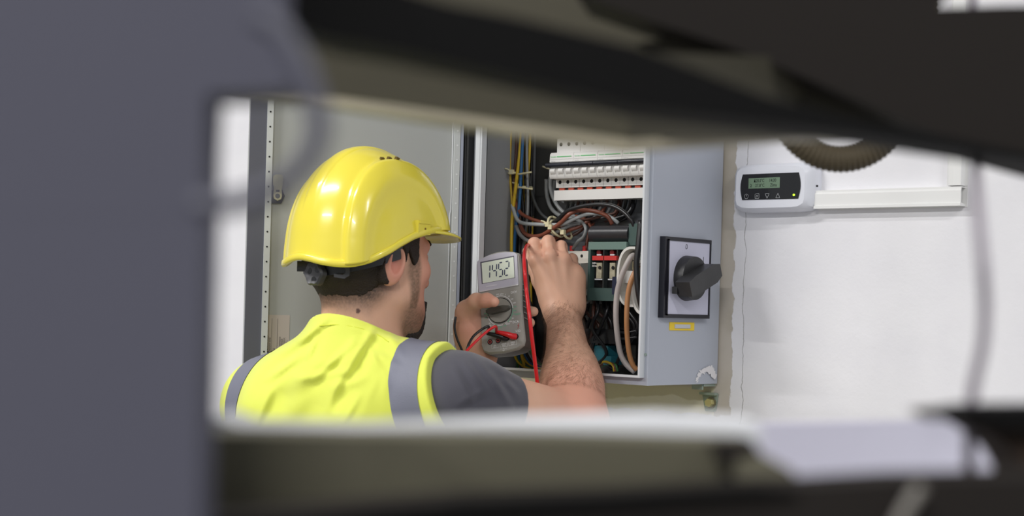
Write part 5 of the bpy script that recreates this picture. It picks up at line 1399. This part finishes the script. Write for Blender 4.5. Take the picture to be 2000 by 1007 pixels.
# selector dial
dc = (-0.001, -0.0125); rd = 0.0200
bm = bmesh.new(); cyl(bm, M3(dc[0], dc[1], -0.001), M3(dc[0], dc[1], 0.0030), rd, rd * 0.97, n=48)
from_bm('selector_dial', bm, mat('dial grey', (142, 140, 132), 0.4), meter, bevel=0.0008)
ringo('dial_gap', M3(dc[0], dc[1], 0.0002), mn, rd, rd + 0.0009, 0.0005, black, meter, n=48)
da = math.radians(2); dx = mx * math.cos(da) + mu * math.sin(da); dy = mu * math.cos(da) - mx * math.sin(da); dC = M3(dc[0], dc[1], 0.0)
bm = bmesh.new()
prism(bm, [dC + dx * x + dy * y + mn * 0.0028 for x, y in ((-rd, -0.002), (-rd * .6, -0.0052), (rd * .7, -0.0044), (rd, -0.0015), (rd, 0.0020), (rd * .5, 0.0045), (-rd * .6, 0.0052), (-rd, 0.002))], mn * 0.0085)
from_bm('selector_grip', bm, mat('selector grip', (78, 78, 72), 0.35), meter, bevel=0.0022)
wi = mat('meter white print', (222, 222, 222), 0.6); gi = mat('meter green print', (98, 176, 140), 0.6); ri = mat('meter red print', (176, 60, 60), 0.6)
for k in range(30):
    a = math.radians(92 - k * 12); white = (k <= 7) or (13 <= k <= 16) or (18 <= k <= 21) or k == 29
    if k in (14,): continue
    e0 = (math.cos(a), math.sin(a)); t = (-math.sin(a), math.cos(a)); m_ = wi if white else gi
    arc = [M3(dc[0] + math.cos(a + b) * (rd + 0.0022), dc[1] + math.sin(a + b) * (rd + 0.0022), 0.0001) for b in (-0.09, -0.03, 0.03, 0.09)]
    strokes('scale_mark', [arc], 0.0011, mn, m_, meter)
def mt(s, x, y, size, m_, al='CENTER'): text('meter_print', s, M3(x, y, 0.0001), mx, mu, size, m_, meter, bold=0.02, align=al)
for s, ang_, m_ in (('OFF', 96, wi), ('200m', 80, wi), ('2', 66, wi), ('20', 50, wi), ('200', 34, wi), ('1000', 18, wi), ('750', 4, gi), ('200', -9, gi), ('20', -21, gi), ('2m', -36, wi), ('20m', -50, wi), ('200m', -62, wi), ('10A', -75, gi), ('200', -90, gi), ('20m', -104, gi),
                    ('1.5V', -122, wi), ('9V', -138, wi), ('2k', 196, gi), ('20k', 182, gi), ('2M', 140, gi), ('200', 120, gi)):
    a = math.radians(ang_); mt(s, dc[0] + math.cos(a) * (rd + 0.0060), dc[1] + math.sin(a) * (rd + 0.0050), 0.0022, m_)
mt('DCV', 0.0245, 0.0115, 0.0036, wi); mt('DCA', 0.0245, -0.0335, 0.0036, wi); mt('BAT', -0.0225, -0.0335, 0.0036, wi); mt('ACV', 0.0295, -0.0225, 0.0032, gi); mt('ACA', -0.0120, -0.0425, 0.0032, gi); mt('V/Ω', 0.0275, -0.0480, 0.0036, wi)
strokes('bolt_symbol', [[M3(0.0305, -0.0365, .0001), M3(0.0275, -0.0400, .0001), M3(0.0302, -0.0400, .0001), M3(0.0272, -0.0438, .0001)]], 0.0008, mn, ri, meter)
JK = [(-0.0215, -0.0570, 1), (-0.0075, -0.0570, 1), (0.0080, -0.0555, 0), (0.0235, -0.0555, 0)]
for (jx, jy, op_) in JK:
    ringo('jack_ring', M3(jx, jy, -0.0005), mn, 0.0020, 0.0044, 0.0010, black, meter, n=24)
    ringo('jack_liner', M3(jx, jy, 0.0000), mn, 0.0017, 0.0028, 0.0009, mat('jack red', (190, 70, 66), 0.4), meter, n=20)
    bm = bmesh.new(); cyl(bm, M3(jx, jy, 0.0001), M3(jx, jy, 0.0004), 0.0018, n=14); from_bm('jack_hole', bm, hole, meter)
for (xa, xb, s1) in ((-0.019, -0.008, '10A'), (-0.0045, 0.0085, '200mA'), (0.0105, 0.0240, '1000V')):
    y0, y1 = -0.0615, -0.0675
    strokes('print_bracket', [[M3(xa, y0, .0001), M3(xa, y1, .0001), M3(xb, y1, .0001), M3(xb, y0, .0001)]], 0.0004, mn, wi, meter)
    mt(s1, (xa + xb) / 2, y0 - 0.0020, 0.0022, wi); mt('MAX', (xa + xb) / 2, y0 - 0.0046, 0.0018, wi)
mt('COM', 0.0080, -0.0492, 0.0022, wi)
strokes('earth_symbol', [[M3(0.001, -0.0690, .0001), M3(0.001, -0.0735, .0001)], [M3(-0.001, -0.0722, .0001), M3(0.001, -0.0742, .0001), M3(0.003, -0.0722, .0001)], [M3(-0.005, -0.0703, .0001), M3(0.007, -0.0703, .0001)]], 0.0005, mn, wi, meter)
# test leads with their plugs
redl = mat('lead red', (206, 30, 36), 0.3); blkl = mat('lead black', (26, 26, 28), 0.3)
def plug(j, du, c, nm, pts, lab, rad=0.0021):
    a = M3(JK[j][0], JK[j][1], 0.0006); b = a + mn * 0.010 - mx * 0.010 + mu * 0.003; c2 = b + mn * 0.004 - mx * 0.017 + mu * 0.006
    e = empty('test_lead', a, lab, 'test lead', 'meter test leads')
    tube('plug', [a, a + mn * 0.006 - mx * 0.004, b, c2], 0.005, c, e, n=14, rfun=lambda i, t: 0.0052 * (1 - 0.45 * t ** 2) * (0.75 if t < 0.04 else 1))
    tube('lead_wire', [c2 - (c2 - b) * 0.2, c2] + pts, rad, c, e, n=10)
    return e
plug(3, 0, redl, 'r', [U(968, 637, 2.480), U(950, 648, 2.478), U(928, 668, 2.470), U(905, 694, 2.455), U(890, 730, 2.45), U(900, 800, 2.44)], 'red test lead plugged into the meter, curving down behind the sleeve')
plug(2, 0, blkl, 'b', [U(954, 637, 2.500), U(938, 645, 2.498), U(922, 660, 2.490), U(912, 684, 2.480), U(910, 720, 2.49), U(915, 800, 2.49)], 'black test lead plugged into the meter, curving down behind the sleeve')
e = tube('test_lead', [V_(890, 618, 2.53), V_(888, 640, 2.53), V_(893, 662, 2.53), V_(903, 686, 2.53), V_(912, 720, 2.53), V_(930, 800, 2.52)], 0.0019, blkl, None)
tag(e, 'loose loop of black test lead left of the wrist holding the meter', 'test lead')
# red probe in the right hand with its lead falling down
e = empty('test_probe', V_(1031, 484, 2.735), 'red test probe pinched in the raised hand with its lead hanging straight down', 'probe')
tube('probe_lead', [V_(1037, 483, 2.735), V_(1032, 478, 2.705), V_(1027, 484, 2.640), V_(1024, 500, 2.540), V_(1025, 530, 2.500), V_(1028, 565, 2.500), V_(1034, 615, 2.480), V_(1039, 660, 2.480), V_(1044, 700, 2.490), V_(1050, 752, 2.500), V_(1054, 800, 2.50), V_(1060, 900, 2.50)], 0.0031, redl, e, n=10)
tube('probe_handle', [V_(1036, 483, 2.735), V_(1050, 486, 2.760), V_(1066, 490, 2.785)], 0.0045, redl, e, n=12)
tube('probe_tip', [V_(1066, 490, 2.785), V_(1074, 492, 2.800)], 0.0012, steel, e, n=8)
# ================================================================== machine parts close to the camera (out of focus)
m_panel = mat('slate painted steel', (75, 75, 86), 0.7, spec=0.15)
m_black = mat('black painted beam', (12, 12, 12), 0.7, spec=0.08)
m_black2 = mat('charcoal painted beam', (34, 31, 29), 0.7, spec=0.08)
m_olive = mat('olive grey sheet', (96, 93, 79), 0.6, spec=0.15)
m_olive2 = mat('dull olive sheet', (72, 69, 58), 0.6, spec=0.15)
m_edge = mat('beige edge strip', (150, 143, 122), 0.5)
m_light = mat('light grey ledge', (206, 208, 212), 0.5)
m_lav = mat('lavender white panel', (212, 210, 226), 0.5)
m_brown = mat('brown housing', (52, 43, 37), 0.7, spec=0.08)
def slab(name, pts, D, thick, m, parent=None, bevel=0.004, Ds=None):
    """solid plate: outline at depth D (or one depth per corner), real thickness pushed away from the viewer"""
    P = [U(u_, v_, (Ds(u_, v_) if Ds else D)) for i, (u_, v_) in enumerate(pts)]
    bm = bmesh.new(); prism(bm, P, DV * thick)
    return from_bm(name, bm, m, parent, bevel=bevel)
# upright panel, floor to ceiling, with its wide head
P_ = empty('machine_housing', U(200, 900, .56), 'blurred slate grey machine side panel close to the camera', 'machine')
_dp = lambda u_, v_: 0.53
slab('side_panel', [(-500, 420), (397, 420), (388, 850), (384, 1400), (384, 9000), (-500, 9000)], .53, .03, m_panel, P_)
slab('panel_head', [(-700, -500), (560, -500), (545, 0), (548, 60), (575, 120), (562, 176), (404, 184), (398, 300), (397, 421), (-500, 421)], .57, .03, m_panel, P_, Ds=_dp)
# beams overhead
e = empty('overhead_beam', U(1200, 150, .62), 'blurred black beam sloping across the top of the view', 'beam')
slab('beam_front', [(540, 40), (540, -120), (720, -40), (870, 6), (1000, 32), (1240, 90), (1500, 190), (1640, 224), (3000, 500), (3000, 522), (2000, 312), (1640, 256), (1240, 208), (1000, 150), (760, 96), (640, 76)], .60, .04, m_black, e, 0.006, Ds=lambda u_, v_: 1 / (1 / .58 + (u_ - 540) * (1 / .84 - 1 / .58) / 1460))
e = empty('upper_beam', U(1600, 0, .7), 'blurred charcoal beam in the top corner above the black one', 'beam')
slab('beam_web', [(1120, -60), (1900, -60), (1830, 16), (1960, 12), (3000, 0), (3000, 520), (2300, 400), (1900, 290), (1700, 205), (1560, 146), (1420, 90), (1270, 40), (1160, 0)], .92, .05, m_black2, e, 0.008)
slab('beam_rib', [(1245, 84), (1330, 72), (1480, 116), (1620, 172), (1800, 240), (1800, 262), (1400, 176)], .95, .012, mat('worn charcoal', (62, 59, 51), 0.6, spec=0.1), e, 0.003)
e = empty('sloping_sheet', U(1000, 0, .8), 'blurred olive grey sheet showing above the black beam', 'sheet')
slab('sheet_web', [(640, -120), (1240, -120), (1420, 60), (1560, 130), (1380, 150), (1180, 100), (960, 50), (760, 0)], 1.02, .02, mat('dark olive sheet', (72, 69, 58), 0.6, spec=0.15), e, 0.004)
# folded sheet-metal duct with a pale lower edge and a corner
d0 = .97; dcn = .82; d1 = 1.04
e = empty('metal_duct', U(1230, 275, .66), 'blurred olive sheet metal duct with a pale beige lower edge', 'duct')
bm = bmesh.new()
prism(bm, [U(380, 20, d0), U(1236, 100, dcn), U(1226, 276, dcn), U(1000, 238, .87), U(640, 188, .93), U(380, 172, d0)], DV * 0.02)
prism(bm, [U(1236, 100, dcn), U(1760, 120, d1), U(1700, 262, d1), U(1540, 258, .98), U(1226, 276, dcn)], DV * 0.02)
from_bm('duct_wall', bm, m_olive2, e, bevel=0.003)
bm = bmesh.new()
lo_ = [(380, 172, d0), (640, 188, .93), (1000, 238, .87), (1226, 276, dcn)]; lo2_ = [(380, 184, d0), (640, 206, .93), (1000, 260, .87), (1222, 293, dcn)]
prism(bm, [U(*p) - DV * 0.004 for p in lo_ + lo2_[::-1]], DV * 0.024)
lo_ = [(1226, 276, dcn), (1540, 256, .98), (1700, 256, d1)]; lo2_ = [(1222, 293, dcn), (1540, 272, .98), (1700, 270, d1)]
prism(bm, [U(*p) - DV * 0.004 for p in lo_ + lo2_[::-1]], DV * 0.024)
from_bm('duct_edge', bm, m_edge, e, bevel=0.0015)
# corrugated hose
_h = lambda u_, v_: U(u_, v_, 1.75)
hp = [_h(1480, -2380), _h(1478, -900), _h(1480, 60), _h(1504, 190), _h(1542, 258), _h(1588, 298), _h(1640, 311), _h(1692, 300), _h(1738, 264), _h(1784, 196), _h(1806, 60), _h(1810, -900), _h(1812, -2380)]
def hose_path(P, step=0.0009):
    C = catmull(P, 60); L = np.concatenate([[0], np.cumsum(np.linalg.norm(np.diff(C, axis=0), axis=1))]); t = np.arange(0, L[-1], step)
    return np.stack([np.interp(t, L, C[:, i]) for i in range(3)], 1)
def hose_r(i, t):
    return 0.0140 + 0.0007 * math.cos(i * 2 * math.pi / 6)
o = tube('corrugated_hose', hose_path(hp), 0.012, mat('brown corrugated hose', (78, 70, 55), 0.6, spec=0.2), None, n=20, rfun=hose_r, smooth_path=False)
tag(o, 'brown corrugated hose hanging in an arc in front of the wall controller', 'hose')
# hanging cable, and cable loop near the panel
o = tube('hanging_cable', [U(1898, -1000, 1.0), U(1899, -300, 1.0), U(1900, 100, 1.0), U(1904, 250, .98), U(1906, 305, .92), U(1908, 350, .80), U(1911, 420, .70), U(1918, 500, .68), U(1924, 600, .68), U(1918, 680, .68), U(1902, 750, .68), U(1894, 830, .68), U(1892, 960, .68), U(1892, 1200, .68)], 0.0024, mat('grey violet cable', (120, 112, 122), 0.5), None, n=12)
tag(o, 'thin blurred grey cable hanging down on the far right', 'cable')
o = tube('cable_loop', [U(*q, .46) for q in ((380, 399), (430, 398), (490, 388), (560, 352), (606, 302), (624, 245), (612, 190), (590, 130), (548, 60), (500, 30))], 0.0034, mat('dark blue grey cable', (66, 66, 78), 0.5), None, n=14)
tag(o, 'blurred dark cable curving out from the machine side panel', 'cable')
# lower ledge and housings
e = empty('machine_ledge', U(900, 900, .62), 'blurred machine ledge with a light grey top under the person', 'ledge')
bm = bmesh.new()
prism(bm, [U(370, 846, .62), U(700, 850, .62), U(1100, 852, .62), U(1470, 862, .62), U(1500, 900, .62), U(1560, 940, .64), U(1560, 960, .64), U(900, 985, .62), U(370, 1020, .62)], DV * 0.03)
from_bm('ledge_front', bm, m_olive, e, bevel=0.004)
bm = bmesh.new()
prism(bm, [U(385, 822, .66), U(420, 816, .66), U(470, 834, .66), U(700, 838, .66), U(1000, 826, .66), U(1300, 818, .66), U(1484, 828, .66), U(1490, 866, .66), U(1000, 858, .66), U(385, 858, .66)], DV * 0.05)
from_bm('ledge_top', bm, m_light, e, bevel=0.002)
slab('ledge_bracket', [(1390, 862), (1474, 860), (1482, 884), (1446, 900), (1420, 916), (1404, 900)], .61, .01, m_black2, e, 0.003)
slab('ledge_end', [(1440, 900), (1500, 892), (1550, 920), (1562, 950), (1440, 950)], .605, .02, m_olive, e, 0.004)
e = empty('pale_panel', U(1700, 900, .95), 'blurred lavender white machine panel low on the right', 'panel')
slab('panel_sheet', [(1400, 838), (1480, 828), (1860, 822), (2060, 816), (2100, 830), (2100, 1100), (1400, 1100)], .95, .02, m_lav, e, 0.005)
e = empty('lower_beam', U(1400, 1000, .58), 'blurred dark beam along the bottom edge of the view', 'beam')
slab('beam_web', [(370, 1016), (700, 990), (900, 976), (1200, 966), (1480, 950), (1560, 948), (1760, 936), (1900, 934), (2300, 926), (2300, 1300), (370, 1300)], .57, .03, m_black2, e, 0.006)
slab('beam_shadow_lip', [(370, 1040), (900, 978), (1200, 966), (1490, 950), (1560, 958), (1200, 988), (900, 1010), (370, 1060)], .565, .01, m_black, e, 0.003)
tube('beam_rod', [U(1740, 1050, .56), U(1775, 985, .56), U(1800, 948, .56)], 0.0022, mat('worn grey rod', (112, 108, 102), 0.5), e, n=10)
e = empty('round_housing', U(1950, 870, .66), 'blurred dark round housing in the lower right corner', 'housing')
arc = [(1826, 812), (1875, 822), (1918, 840), (1958, 866), (1988, 895), (2008, 930), (2030, 1010)]
slab('housing_wall', arc + [(2300, 1010), (2300, 806), (1900, 806)], .66, .05, m_brown, e, 0.004)
slab('housing_rim', [(1814, 818), (1850, 806), (1900, 796), (2300, 792), (2300, 842), (1960, 838), (1900, 826), (1850, 818)], .65, .03, m_black, e, 0.003)
